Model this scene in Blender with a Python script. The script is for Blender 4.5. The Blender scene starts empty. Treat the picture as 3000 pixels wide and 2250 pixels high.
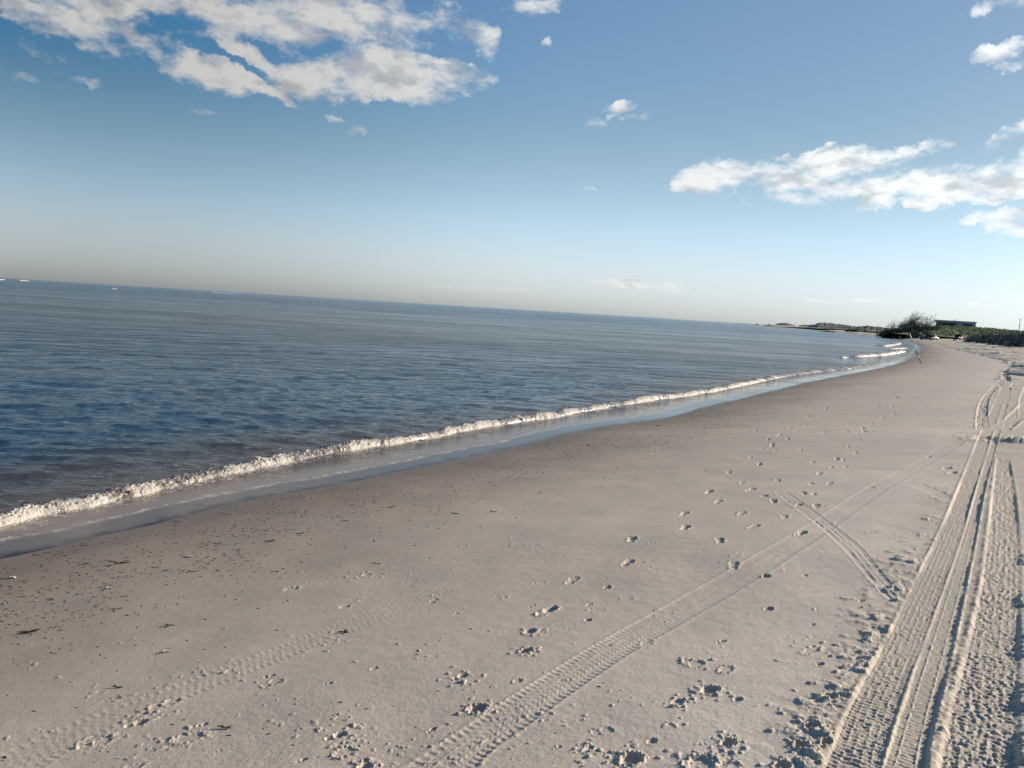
import bpy, bmesh, math, random, time
import numpy as np
from mathutils import Vector, Matrix
T0 = time.time()
random.seed(7); rng = np.random.default_rng(7)
S = bpy.context.scene
COL = S.collection

# ------------------------------------------------------------------ camera
CAM_H = 2.6                     # eye above the sea (the sand under the camera is about 1 m up)
FPX = 2280.0                    # focal length in pixels of the 3000 x 2250 photograph
ROLL, PITCH = math.radians(3.5), math.radians(5.51)
SUN_EL, SUN_AZ = math.radians(20.5), math.radians(70)   # azimuth clockwise from +Y
vR0 = np.array([1, 0, 0.]); vF = np.array([0, math.cos(PITCH), -math.sin(PITCH)]); vU0 = np.array([0, math.sin(PITCH), math.cos(PITCH)])
vR = math.cos(ROLL)*vR0 + math.sin(ROLL)*vU0
vU = -math.sin(ROLL)*vR0 + math.cos(ROLL)*vU0
cam = bpy.data.cameras.new('camera'); co = bpy.data.objects.new('camera', cam); COL.objects.link(co)
cam.sensor_width = 36; cam.lens = 36*FPX/3000; cam.clip_start = .05; cam.clip_end = 60000
m = Matrix.Identity(4)
for i in range(3):
    m[i][0] = vR[i]; m[i][1] = vU[i]; m[i][2] = -vF[i]
m[2][3] = CAM_H
co.matrix_world = m
S.camera = co
S.view_settings.view_transform = 'Standard'; S.view_settings.look = 'None'
S.view_settings.exposure = 0.76; S.view_settings.gamma = 1
S.render.resolution_x = 1024; S.render.resolution_y = 768
S.cycles.max_bounces = 6; S.cycles.transparent_max_bounces = 12

# ------------------------------------------------------------------ node helper
class NT:
    def __init__(s, tree): s.t = tree; s.n = tree.nodes; s.l = tree.links
    def new(s, typ, **kw):
        n = s.n.new(typ)
        for k, v in kw.items(): setattr(n, k, v)
        return n
    def put(s, sock, v):
        if isinstance(v, bpy.types.NodeSocket): s.l.new(v, sock)
        elif v is not None: sock.default_value = v
    def math(s, op, a, b=None, c=None, clamp=False):
        n = s.new('ShaderNodeMath', operation=op, use_clamp=clamp)
        s.put(n.inputs[0], a)
        if b is not None: s.put(n.inputs[1], b)
        if c is not None: s.put(n.inputs[2], c)
        return n.outputs[0]
    def vmath(s, op, a, b=None, out=0):
        n = s.new('ShaderNodeVectorMath', operation=op)
        s.put(n.inputs[0], a)
        if b is not None:
            s.put(n.inputs[3 if op == 'SCALE' else 1], b)
        return n.outputs[out]
    def ramp(s, x, a, b, lo=0., hi=1.):
        n = s.new('ShaderNodeMapRange', interpolation_type='SMOOTHSTEP')
        s.put(n.inputs[0], x); s.put(n.inputs[1], a); s.put(n.inputs[2], b); s.put(n.inputs[3], lo); s.put(n.inputs[4], hi)
        return n.outputs[0]
    def mix(s, f, a, b):
        n = s.new('ShaderNodeMix', data_type='RGBA')
        s.put(n.inputs[0], f); s.put(n.inputs[6], a if not isinstance(a, tuple) else (*a, 1)[:4]); s.put(n.inputs[7], b if not isinstance(b, tuple) else (*b, 1)[:4])
        return n.outputs[2]
    def noise(s, vec, scale, detail=4, rough=.55, out=0, dist=0.):
        n = s.new('ShaderNodeTexNoise'); s.put(n.inputs['Vector'], vec)
        n.inputs['Scale'].default_value = scale; n.inputs['Detail'].default_value = detail
        n.inputs['Roughness'].default_value = rough; n.inputs['Distortion'].default_value = dist
        return n.outputs[out]
    def attr(s, name):
        return s.new('ShaderNodeAttribute', attribute_name=name).outputs['Fac']

# ------------------------------------------------------------------ world: sky and clouds (all by direction, at infinity)
def pray(x, y):
    d = vF + (x-1500)/FPX*vR + (1125-y)/FPX*vU
    return d/np.linalg.norm(d)
W = bpy.data.worlds.new('World'); S.world = W; W.use_nodes = True
n = NT(W.node_tree); n.n.clear()
sky = n.new('ShaderNodeTexSky', sky_type='NISHITA', sun_disc=False, sun_elevation=SUN_EL, sun_rotation=SUN_AZ)
sky.altitude = 0; sky.air_density = 1.0; sky.dust_density = .6; sky.ozone_density = 1.6
geo = n.new('ShaderNodeTexCoord').outputs['Generated']
# cloud patches: x, y, half width, half height (pixels of the 2212-wide view), tilt in degrees, weight
CL = [(60,20,110,30,-12,1),(180,62,130,32,-25,1),(300,95,120,26,-25,1),(420,128,110,26,-28,.8),(520,160,70,16,-28,.8),(590,192,60,12,-28,.8),
      (250,10,130,30,0,1),(420,20,150,36,0,1),(560,35,150,38,-8,1),(700,35,170,46,0,1.),(840,42,150,50,0,1.),(960,50,90,36,-10,.9),(540,110,90,16,-28,.6),(620,90,70,22,-25,.5),
      (700,165,95,40,5,1.1),(790,150,90,46,0,1.1),(850,165,110,46,-3,1.1),(830,195,100,24,0,1),(950,170,90,30,-3,.9),(990,160,80,22,3,.7),
      (1050,88,36,22,0,.7),(1150,15,60,22,0,.9),(1110,0,50,14,0,.6),(1170,108,14,8,0,.55),(430,225,40,10,-12,.45),(350,205,30,8,-10,.35),(400,178,40,10,-30,.4),(60,160,60,10,-8,.35),(160,170,60,8,-5,.3),
      (90,105,40,14,-20,.5),(735,255,28,7,-10,.35),(770,287,24,12,0,.35),
      (1350,228,36,14,5,.75),(1290,272,34,11,8,.7),(1362,256,28,7,0,.6),(1330,252,20,6,40,.5),(1405,258,10,8,0,.45),(1360,412,22,10,0,.45),(1280,408,20,5,0,.35),
      (1550,390,80,28,0,1.1),(1520,375,50,20,10,.9),(1690,385,100,34,-4,1.1),(1560,358,20,7,5,.6),(1740,425,110,24,0,.9),(1660,372,90,22,-5,1),
      (1800,375,110,34,5,1.15),(1850,365,110,28,4,1),(1900,415,70,36,15,1.1),(1800,435,60,14,0,.8),
      (2000,388,140,24,5,1.1),(2120,382,150,34,6,1.15),(2240,378,120,42,6,1.15),(2010,430,66,9,0,.85),(2130,420,100,16,0,.9),
      (2160,470,60,16,5,.8),(2210,482,70,20,-10,.8),(2260,480,90,26,0,.9),(1770,333,34,7,12,.55),(1960,328,70,12,3,.8),(2020,320,30,14,20,.6),(2140,310,26,10,0,.65),(2195,283,50,13,8,.8),
      (2160,6,56,16,0,.95),(2205,18,30,14,0,.8),(2160,117,50,20,5,.85),(2185,142,26,8,5,.6),
      (1250,606,160,7,-4,.42),(1380,613,110,10,-4,.45),(1500,630,70,6,-4,.4),(1830,650,110,6,-3,.42),(2000,632,30,4,-3,.42),(2085,657,60,5,-3,.45),(2180,612,40,4,-3,.45),(1000,620,150,8,-3,.3)]
wn = n.vmath('SUBTRACT', n.noise(geo, 16, 5, .6, out=1), (.5, .5, .5))
warp = n.vmath('ADD', geo, n.vmath('SCALE', wn, .05))
wn2 = n.vmath('SUBTRACT', n.noise(geo, 70, 3, .6, out=1), (.5, .5, .5))
warp = n.vmath('ADD', warp, n.vmath('SCALE', wn2, .014))
masks = None
for (cx, cy, rx, ry, ang, w) in CL:
    src = geo if cy > 600 else warp
    if rx < 45 and cy < 600: w += .16 if cx > 1200 else 0; rx *= .95; ry *= 1.05
    cx, cy, rx, ry = cx*1.3562, cy*1.3562, rx*1.3562, ry*1.3562
    c = pray(cx, cy); a = math.radians(ang)
    X = vR*math.cos(a) + vU*math.sin(a); Y = -vR*math.sin(a) + vU*math.cos(a)
    X = X - c*X.dot(c); Y = Y - c*Y.dot(c); X /= np.linalg.norm(X); Y /= np.linalg.norm(Y)
    k = FPX/math.cos(math.acos(max(-1, min(1, c.dot(vF)))))
    rx *= 1.3; ry *= 1.35
    A = n.vmath('DOT_PRODUCT', src, tuple(X*k/rx), out=1); B = n.vmath('DOT_PRODUCT', src, tuple(Y*k/ry), out=1)
    r2 = n.math('MULTIPLY_ADD', A, A, n.math('MULTIPLY', B, B))
    mk = n.math('MULTIPLY_ADD', r2, -.8*w, .8*w)
    masks = mk if masks is None else n.math('SMOOTH_MAX', masks, mk, .12)
def cloudnoise(vec):
    v = n.vmath('MULTIPLY', vec, (1, 1, 2.0))
    a = n.noise(v, 11, 10, .58); b = n.noise(v, 40, 6, .6)
    return n.math('MULTIPLY_ADD', b, .4, n.math('MULTIPLY', a, .85))
sd = (math.sin(SUN_AZ)*.02, math.cos(SUN_AZ)*.02, .014)
n0 = cloudnoise(geo)
sv = n.vmath('MULTIPLY', geo, (1, 1, 2.0)); n2 = n.noise(sv, 13, 4, .55); n1 = n.noise(n.vmath('MULTIPLY', n.vmath('ADD', geo, sd), (1, 1, 2.0)), 13, 4, .55)
dens = n.math('ADD', masks, n.math('MULTIPLY', n.math('SUBTRACT', n0, .652), 4.2))
alpha = n.math('MULTIPLY', n.ramp(dens, -.15, .95), n.ramp(masks, 0.0, .25))
dz = n.new('ShaderNodeSeparateXYZ'); n.l.new(geo, dz.inputs[0])
lit = n.math('MULTIPLY_ADD', n.math('SUBTRACT', n2, n1), 3.2, .74, clamp=True)
sunv = (math.sin(SUN_AZ)*math.cos(SUN_EL), math.cos(SUN_AZ)*math.cos(SUN_EL), math.sin(SUN_EL))
tow = n.ramp(n.vmath('DOT_PRODUCT', geo, sunv, out=1), .0, .95)      # 0 away from the sun, 1 towards it
core = n.ramp(dens, .7, 1.7)
shade = n.math('MULTIPLY', lit, n.math('MULTIPLY_ADD', core, -.50, 1.))
bright = n.mix(tow, (4.5, 4.4, 4.2, 1), (8.2, 8.3, 8.2, 1))
dark = n.mix(tow, (2.9, 3.0, 3.1, 1), (4.7, 5.1, 5.5, 1))
ccol = n.mix(n.ramp(shade, .15, .75), dark, bright)
tow0 = n.ramp(n.vmath('DOT_PRODUCT', geo, (math.sin(SUN_AZ), math.cos(SUN_AZ), 0), out=1), .2, 1.)
# damp sea air: the low sky is paler and greyer than the clear-air model
lum = n.new('ShaderNodeRGBToBW'); n.l.new(sky.outputs[0], lum.inputs[0])
cmb = n.new('ShaderNodeCombineXYZ')
for i_, (g_, b_) in enumerate(((.97, .76), (1.0, 1.01), (1.0, 1.24))): n.l.new(n.math('MULTIPLY', lum.outputs[0], n.ramp(dz.outputs[2], .0, .15, g_, b_)), cmb.inputs[i_])
skyc = n.mix(n.ramp(dz.outputs[2], .30, .07, .0, .96), sky.outputs[0], cmb.outputs[0])
skyc = n.vmath('SCALE', skyc, n.math('MULTIPLY', n.math('MULTIPLY', n.math('MULTIPLY', n.ramp(dz.outputs[2], .0, .12, .72, .91), n.ramp(dz.outputs[2], .2, .6, 1.03, 1.12)), n.math('SUBTRACT', 1., n.math('MULTIPLY', n.ramp(dz.outputs[2], .03, .28, .0, .34), n.ramp(n.vmath('DOT_PRODUCT', geo, (math.sin(SUN_AZ), math.cos(SUN_AZ), 0), out=1), .35, -.35)))), n.math('MULTIPLY', n.math('MULTIPLY_ADD', tow0, -.30, 1.), n.math('MULTIPLY_ADD', n.ramp(n.vmath('DOT_PRODUCT', geo, (math.sin(SUN_AZ), math.cos(SUN_AZ), 0), out=1), -.2, .4), n.ramp(dz.outputs[2], .25, .0, .0, .36), 1.))))
hs = n.new('ShaderNodeHueSaturation'); n.put(hs.inputs['Saturation'], n.math('MULTIPLY_ADD', n.math('MULTIPLY', n.ramp(dz.outputs[2], .03, .3), n.ramp(n.vmath('DOT_PRODUCT', geo, (math.sin(SUN_AZ), math.cos(SUN_AZ), 0), out=1), .5, -.35)), .45, 1.08)); n.l.new(skyc, hs.inputs['Color']); skyc = n.vmath('MULTIPLY', hs.outputs[0], (.955, 1.0, 1.0))
out = n.mix(n.math('MULTIPLY', alpha, .93), skyc, ccol)
bg = n.new('ShaderNodeBackground'); n.l.new(out, bg.inputs[0]); bg.inputs[1].default_value = .081
wo = n.new('ShaderNodeOutputWorld'); n.l.new(bg.outputs[0], wo.inputs[0])

# ------------------------------------------------------------------ sun
sl = bpy.data.lights.new('sun', 'SUN'); sl.energy = 4.4; sl.angle = math.radians(.5); sl.color = (1, .865, .715)
so = bpy.data.objects.new('sun', sl); COL.objects.link(so)
so.rotation_euler = Vector(sunv).to_track_quat('Z', 'Y').to_euler()

# ------------------------------------------------------------------ generic helpers
def tag(o, label=None, cat=None, group=None, kind=None):
    if label: o['label'] = label
    if cat: o['category'] = cat
    if group: o['group'] = group
    if kind: o['kind'] = kind
    return o
def link(name, me, mat=None, parent=None):
    o = bpy.data.objects.new(name, me); COL.objects.link(o)
    if mat is not None and not me.materials: me.materials.append(mat)
    if parent is not None: o.parent = parent
    return o
def empty(name, loc=(0, 0, 0), rz=0):
    o = bpy.data.objects.new(name, None); COL.objects.link(o); o.location = loc; o.rotation_euler.z = rz
    o.empty_display_size = .2
    return o
def npmesh(name, V, Fq, attrs=None, smooth=True):
    me = bpy.data.meshes.new(name)
    V = np.ascontiguousarray(V, np.float32); Fq = np.ascontiguousarray(Fq, np.int32)
    k = Fq.shape[1]
    me.vertices.add(len(V)); me.vertices.foreach_set('co', V.ravel())
    me.loops.add(Fq.size); me.loops.foreach_set('vertex_index', Fq.ravel())
    me.polygons.add(len(Fq)); me.polygons.foreach_set('loop_start', np.arange(0, Fq.size, k, dtype=np.int32))
    me.polygons.foreach_set('loop_total', np.full(len(Fq), k, np.int32))
    me.polygons.foreach_set('use_smooth', np.full(len(Fq), smooth))
    for an, av in (attrs or {}).items():
        at = me.attributes.new(an, 'FLOAT', 'POINT'); at.data.foreach_set('value', np.ascontiguousarray(av, np.float32))
    me.update(calc_edges=True); me.validate()
    return me
PERM = rng.permutation(256).astype(np.int32); PERM = np.concatenate([PERM, PERM])
GA = np.linspace(0, 2*np.pi, 256, endpoint=False); GX = np.cos(GA).astype(np.float32); GY = np.sin(GA).astype(np.float32)
def pn(x, y, seed=0):
    x = x + seed*17.31; y = y + seed*5.77
    xf0 = np.floor(x); yf0 = np.floor(y)
    xi = xf0.astype(np.int64) & 255; yi = yf0.astype(np.int64) & 255
    xf = (x-xf0).astype(np.float32); yf = (y-yf0).astype(np.float32)
    u = xf*xf*xf*(xf*(xf*6-15)+10); v = yf*yf*yf*(yf*(yf*6-15)+10)
    x1 = (xi+1) & 255; y1 = (yi+1) & 255
    def g(a, b, dx, dy):
        h = PERM[PERM[a]+b]; return GX[h]*dx + GY[h]*dy
    n00 = g(xi, yi, xf, yf); n10 = g(x1, yi, xf-1, yf); n01 = g(xi, y1, xf, yf-1); n11 = g(x1, y1, xf-1, yf-1)
    a = n00+u*(n10-n00); b = n01+u*(n11-n01)
    return (a+v*(b-a))*1.4
def fbm(x, y, seed=0, o=4, g=.5):
    r = 0; a = 1; s = 0
    for i in range(o):
        r = r + a*pn(x*2**i, y*2**i, seed+i*3); s += a; a *= g
    return r/s
def ridged(x, y, seed=0, o=3):
    r = 0; a = 1; s = 0
    for i in range(o):
        r = r + a*(1-np.abs(pn(x*2**i, y*2**i, seed+i*3))*2); s += a; a *= .5
    return r/s
def sstep(a, b, x):
    t = np.clip((x-a)/(b-a), 0, 1); return t*t*(3-2*t)

# ------------------------------------------------------------------ shoreline and large shape of the beach
def plane(x, y, z=0.):
    d = vF + (x-1500)/FPX*vR + (1125-y)/FPX*vU
    t = (CAM_H-z)/-d[2]; return np.array([d[0]*t, d[1]*t])
WL = [(0,1634),(181,1594),(362,1556),(542,1511),(700,1468),(953,1425),(1134,1390),(1315,1349),(1500,1313),(1653,1269),(1762,1248),(1870,1235),(1979,1219),(2051,1193),(2200,1161),(2345,1123),(2431,1107),(2525,1089),(2598,1074),(2652,1058),(2681,1043),(2695,1025),(2697,1017),(2688,1009),(2658,999),(2613,992),(2568,984),(2500,977),(2439,972),(2394,967),(2349,962),(2258,955),(2168,947.2),(2150,946)]
wl = [plane(*q) for q in WL]
d0 = (wl[0]-wl[3]); d0 /= np.linalg.norm(d0)
wl = [wl[0]+d0*900, wl[0]+d0*60, wl[0]+d0*8] + wl
wl.append(wl[-1]+np.array([.2, 1])*2500)
def smooth_poly(P, it=2):
    P = np.array(P)
    for _ in range(it):
        Q = [P[0]]
        for a, b in zip(P[:-1], P[1:]): Q += [a*.75+b*.25, a*.25+b*.75]
        Q.append(P[-1]); P = np.array(Q)
    return P
WLP = smooth_poly(wl)
def sdist(x, y, P=WLP):
    """signed distance inland from the waterline"""
    sh = np.shape(x); x = np.ravel(x).astype(np.float64); y = np.ravel(y).astype(np.float64)
    best = np.full(x.shape, 1e18); sg = np.zeros(x.shape)
    for a, b in zip(P[:-1], P[1:]):
        d = b-a; L2 = d@d
        if L2 < 1e-9: continue
        t = np.clip(((x-a[0])*d[0]+(y-a[1])*d[1])/L2, 0, 1)
        ex = x-a[0]-t*d[0]; ey = y-a[1]-t*d[1]; q = ex*ex+ey*ey
        w = q < best-1e-9; best[w] = q[w]; cr = (d[0]*(y-a[1])-d[1]*(x-a[0]))
        sg[w] = np.where(cr[w] < 0, 1, -1)
    return (np.sqrt(best)*sg).reshape(sh)
TS = np.arange(-80, 500, .1)
TZ = np.interp(TS, [-80, -8, 0, 4, 8, 14, 25, 45, 80, 200, 500], [-6, -1., 0, .50, 1.0, 1.45, 1.95, 2.3, 2.48, 2.53, 2.54])
kk = np.exp(-.5*(np.arange(-30, 31)/9.)**2); kk /= kk.sum()
TZ = np.convolve(np.pad(TZ, 30, mode='edge'), kk, 'valid')
def macro(s): return np.interp(s, TS, TZ)
MR = np.exp(np.linspace(math.log(1.2), math.log(3500), 3000))
def hit(px, py):
    """world point of the beach seen at a pixel of the photograph"""
    d = vF + (px-1500)/FPX*vR + (1125-py)/FPX*vU
    hd = math.hypot(d[0], d[1]); x = d[0]/hd*MR; y = d[1]/hd*MR; z = CAM_H + d[2]/hd*MR
    g = macro(sdist(x, y)); g = np.maximum(g, 0)
    k = np.nonzero(z <= g)[0]
    if len(k) == 0: return None
    i = k[0]
    if i == 0: return np.array([x[0], y[0]])
    f0 = z[i-1]-g[i-1]; f1 = z[i]-g[i]; t = f0/(f0-f1)
    return np.array([x[i-1]+(x[i]-x[i-1])*t, y[i-1]+(y[i]-y[i-1])*t])
def azpt(px, dist):
    """ground point at a distance along the bearing of a far pixel column (taken at the horizon)"""
    d = pray(px, 812.8+.0612*px); h = math.hypot(d[0], d[1]); return np.array([d[0]/h*dist, d[1]/h*dist])
def upz(px, py, dist):
    """height above the sea of something seen at that pixel at that distance"""
    d = pray(px, py); h = math.hypot(d[0], d[1]); return CAM_H + d[2]/h*dist

# ------------------------------------------------------------------ beach sheet (finer near the camera)
HFOV = math.radians(36.5)
cols_in = np.linspace(-HFOV, HFOV, 1420)
st = cols_in[1]-cols_in[0]
side = np.cumsum(st*1.03**np.arange(1, 95)); side = side[side < math.pi-HFOV-.02]
AZ = np.concatenate([-HFOV-side[::-1], cols_in, HFOV+side])
AZ = np.concatenate([[-math.pi], AZ, [math.pi]])
r = [1.9]
while r[-1] < 5200:
    q = r[-1]; r.append(q + min(q*q/1900., (.0115 if q < 32 or q > 300 else .0075)*q) if q < 1200 else q*1.05)
RR = np.array(r)
NR, NA = len(RR), len(AZ)
gx = RR[:, None]*np.sin(AZ)[None, :]; gy = RR[:, None]*np.cos(AZ)[None, :]
# signed distance on a coarse subset, then interpolated
ri = np.unique(np.r_[0:NR:4, NR-1]); ai = np.unique(np.r_[0:NA:4, NA-1])
sc = sdist(gx[np.ix_(ri, ai)], gy[np.ix_(ri, ai)])
tmp = np.empty((NR, len(ai)))
for j in range(len(ai)): tmp[:, j] = np.interp(np.arange(NR), ri, sc[:, j])
gs = np.empty((NR, NA))
for i in range(NR): gs[i] = np.interp(np.arange(NA), ai, tmp[i])
spac = np.gradient(RR)[:, None]*np.ones((1, NA))
def att(lam): return np.clip(lam/spac/2.2-.9, 0, 1)          # keep only what the sheet can carry
gz = macro(gs)
land = sstep(.3, 3., gs)
gz += .022*land*fbm(gx*.35, gy*.35, 1, 3) + .010*land*fbm(gx*1.1, gy*1.1, 4, 2)*att(1.)
gz += .011*np.exp(-(gs/1.5)**2)*fbm(gx*.8, gy*.8, 6, 3)
gz += .05*sstep(12, 40, gs)*fbm(gx*.12, gy*.12, 9, 3)
NEAR = RR < 26
ni = int(NEAR.sum())
X, Y, SP = gx[:ni], gy[:ni], gs[:ni]
rough_amt = sstep(1.5, 8, SP)
gz[:ni] += (.0012+.0012*rough_amt)*fbm(X*11, Y*11, 12, 3)*att(.09)[:ni]*land[:ni]
gz[:ni] += .0011*fbm(X*38, Y*38, 15, 2)*att(.026)[:ni]*land[:ni]
rz = np.zeros((NR, NA)); loose = np.zeros((NR, NA))              # attribute: loose, turned-over sand
print('grid', NR, NA, time.time()-T0)

def sl_(c, rad):
    """grid slices that hold a disc"""
    R = math.hypot(*c); A = math.atan2(c[0], c[1])
    i0, i1 = np.searchsorted(RR, [R-rad, R+rad]); da = rad/max(R-rad, .5)
    j0, j1 = np.searchsorted(AZ, [A-da, A+da])
    return slice(max(i0, 0), min(i1+1, NR)), slice(max(j0, 0), min(j1+1, NA))
def dig(c, L, Wd, ang, D, rim, lump=1., heel=False, seed=0, rw=.2):
    """one footprint: hollow with a broken rim"""
    rad = max(L, Wd)*1.9
    a, b = sl_(c, rad)
    x = gx[a, b]-c[0]; y = gy[a, b]-c[1]
    if x.size == 0: return
    u = x*math.cos(ang)+y*math.sin(ang); v = -x*math.sin(ang)+y*math.cos(ang)
    nz = pn(x*14/(L*4), y*14/(L*4), seed+3); nz2 = pn(x*46/(L*4), y*46/(L*4), seed+5)
    if heel:
        q = np.minimum(((u+.55*L)/(.42*L))**2+(v/(.80*Wd))**2, ((u-.35*L)/(.62*L))**2+((v-.05*Wd)/Wd)**2)
    else:
        q = (u/L)**2+(v/Wd)**2
    q = np.sqrt(q)*(1+.16*nz*lump)
    h = -D*(1-sstep(.62, 1.02, q))*(1+.25*nz)
    cr = pn(x*19, y*19, seed+11); blocks = 1-np.exp(-np.abs(cr)*5)
    rimf = np.exp(-((q-1.14)/rw)**2)*(.15+1.25*np.clip(nz*1.3+.45, 0, 1.5)*(.25+.9*blocks))
    crumbs = np.exp(-((q-1.45)/.34)**2)*np.clip(nz2*1.6-.25, 0, 1)*.5
    gz[a, b] += h + rim*(rimf + crumbs)
    loose[a, b] = np.maximum(loose[a, b], np.exp(-((q-1.0)/.5)**2)*.6)
def clod(c, R0, h, seed, asp=1., ang=0.):
    a, b = sl_(c, R0*2.2)
    x = gx[a, b]-c[0]; y = gy[a, b]-c[1]
    if x.size == 0: return
    u = (x*math.cos(ang)+y*math.sin(ang))/asp; v = -x*math.sin(ang)+y*math.cos(ang)
    nz = pn(x/R0*1.3, y/R0*1.3, seed)
    q = np.sqrt(u*u+v*v)/R0*(1+.45*nz)
    cr = pn(x/R0*1.7, y/R0*1.7, seed+4)
    gz[a, b] += h*(1-sstep(.45, 1.05, q))*(.55+.7*(1-np.exp(-np.abs(cr)*7)))

# footprints: photo pixel, length in photo pixels, depth cm, rim cm, heel shape
FP = [(1398,2078,100,2.6,3.2,0),(1540,1907,66,3.2,3.0,0),(1552,1848,70,1.2,2.2,0),(1723,1814,44,2.0,1.4,0),(1727,1768,50,.8,1.4,1),(1780,1720,36,2.2,1.2,0),(1349,1985,92,1.6,1.2,1),
 (1516,1998,54,.6,1.4,0),(2081,2021,96,2.8,2.6,0),(1985,2060,72,.9,1.6,0),(2162,2050,50,1.2,1.4,0),(2040,1944,84,.6,1.6,0),(2114,1875,56,1.6,1.2,1),(2134,2176,84,2.8,3.0,0),
 (1850,2222,120,2.6,3.6,0),(2053,2236,150,1.2,4.4,0),(1910,2170,60,1.0,.6,0),(1723,2195,80,.8,1.6,1),(1634,2190,50,.4,1.2,1),(1560,1771,40,.6,1.0,1),(1335,1796,44,.6,1.0,1),
 (1068,1686,76,.5,1.3,1),(853,1725,60,.4,1.2,0),(833,1759,36,.4,.9,1),(1009,1778,54,.8,.9,0),(1272,1757,54,.8,1.0,1),(790,1977,56,.9,1.4,1),(962,2003,46,.9,.9,1),(984,2160,110,1.9,1.3,1),
 (1002,2219,50,.5,1.4,1),(884,2230,60,1.0,.6,1),(1068,2249,80,1.5,2.2,0),(1264,2140,60,1.0,1.2,1),(1096,1958,46,.5,.9,0),(398,2116,96,1.5,1.2,1),(593,2120,54,.9,.7,1),(640,2200,40,.4,.6,1),(430,1983,40,.3,.5,1),
 (2233,1315,20,2.4,.8,0),(2240,1454,30,2.4,.9,0),(2341,1479,30,2.2,.8,0),(2384,1448,26,1.6,.9,0),(2377,1416,24,2.4,.9,0),(2383,1353,22,2.6,.8,0),(2469,1347,22,2.4,.9,0),(2478,1313,18,2.8,.9,0),
 (2482,1266,17,2.8,.8,0),(2531,1264,18,3.0,.9,0),(2417,1266,13,2.4,.6,0),(2558,1248,16,2.8,.8,0),(2578,1231,13,2.8,.8,0),(2278,1268,13,2.8,.8,0),(2278,1277,12,2.8,.8,0),(2312,1250,11,2.4,.8,0),(2312,1258,13,2.8,.8,0),
 (2348,1236,9,2.5,.8,0),(2350,1243,9,2.5,.8,0),(2348,1255,10,2.5,.8,0),(2251,1288,13,2.5,.8,0),(2263,1301,15,3.0,.9,0),(2233,1332,18,2.2,.8,0),(2366,1304,12,1.8,.6,0),(2348,1320,12,1.8,.6,0),(2435,1369,20,2.0,.8,0),
 (2540,1174,9,3.0,.8,0),(2569,1167,8,3,.8,0),(2594,1190,10,3,.8,0),(2627,1164,9,3,.8,0),(2661,1177,11,3,.8,0),(2643,1188,9,3,.8,0),(2569,1186,9,3,.8,0),(2543,1187,8,3,.8,0),(2392,1206,9,3,.8,0),(2421,1195,8,3,.8,0),
 (2425,1201,9,3,.8,0),(2435,1189,8,3,.8,0),(2445,1176,8,3,.8,0),(2457,1170,8,3,.8,0),(2453,1157,7,3,.8,0),(2222,1221,9,2.5,.7,0),(2215,1260,8,2.4,.7,0),(2635,1148,7,3,.8,0),(2703,1121,7,3,.8,0),(2706,1127,7,3,.8,0),
 (2732,1102,7,3,.8,0),(2792,1088,6,3,.8,0),(2790,1082,5,3,.8,0),(2760,1131,8,3,.8,0),(2774,1125,7,3,.8,0),(2779,1118,7,3,.8,0),(2802,1107,6,3,.8,0),(2836,1097,6,3,.8,0),(2857,1074,6,3,.8,0),(2863,1070,6,3,.8,0),(2868,1066,6,3,.8,0),(2875,1062,6,3,.8,0),
 (2245,1686,42,2.0,1.0,0),(2254,1780,50,3.2,1.6,0),(2381,1826,36,1.2,.9,1),(2424,1920,54,1.2,1.2,1),(2403,1943,44,1.8,1.4,0),(2431,2041,70,5.0,3.0,0),(2460,1956,26,2.0,1.2,0),(2360,1682,24,1.0,.5,0),(2525,1756,28,1.0,.8,0),
 (2380,2130,70,3.5,3.5,0),(2345,2185,70,3.0,4.0,0),(2290,2245,80,2.5,4.0,0),(2420,2180,60,1.5,3.4,0),(2775,1372,40,3.5,2.0,0),(2790,1385,36,3,2,0),(2722,1335,14,1.5,1.,0),(2550,1430,40,.6,1.2,0)]
for k, (px, py, wpx, D, rim, heel) in enumerate(FP):
    c = hit(px, py)
    if c is None: continue
    dist = math.hypot(c[0], c[1])*1.05
    L = wpx/FPX*dist*.5
    if dist > 5.5: D, rim, L = D*1.5, rim*1.5, L*1.12
    L = min(L, .17)
    ang = math.radians(38+random.uniform(-14, 14))
    if heel: dig(c, L*.62, L*.32, ang, min(D,2.6)*.0072, rim*.0024, 1, True, k)
    else: dig(c, L*.66, L*.50, ang, min(D,4)*.0074, rim*.0026, 1.2, False, k)
    if wpx > 60:
        for q in range(14):
            a = random.uniform(0, 6.28); rr = L*random.uniform(.7, 1.5)
            clod(c+np.array([math.cos(a), math.sin(a)])*rr, random.uniform(.008, .018), random.uniform(.002, .006), q+k*3)
# random faint prints and crumbs over the firm sand
def firm(c):
    s = float(sdist(np.array([c[0]]), np.array([c[1]]))[0]); return s
prints = 0
for k in range(300):
    px = random.uniform(0, 2950); py = random.uniform(1150, 2250)
    c = hit(px, py)
    if c is None: continue
    s = firm(c)
    if s < 2.6: continue
    dist = math.hypot(*c)
    if dist > 30: continue
    w = rng.random()
    if w < .09 and s > 3.5:
        dig(c, random.uniform(.05, .085), random.uniform(.03, .045), math.radians(random.uniform(10, 70)), random.uniform(.001, .004), random.uniform(.002, .006), 1.3, random.random() < .5, k, .25)
    else:
        for q in range(random.randint(1, 7) if s > 4 else 2):
            clod(c+rng.normal(0, .05, 2), random.uniform(.004, .011)*(1+dist*.06), random.uniform(.0015, .0045), k*5+q, random.uniform(1, 2.4), random.uniform(0, 3.1))
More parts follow.
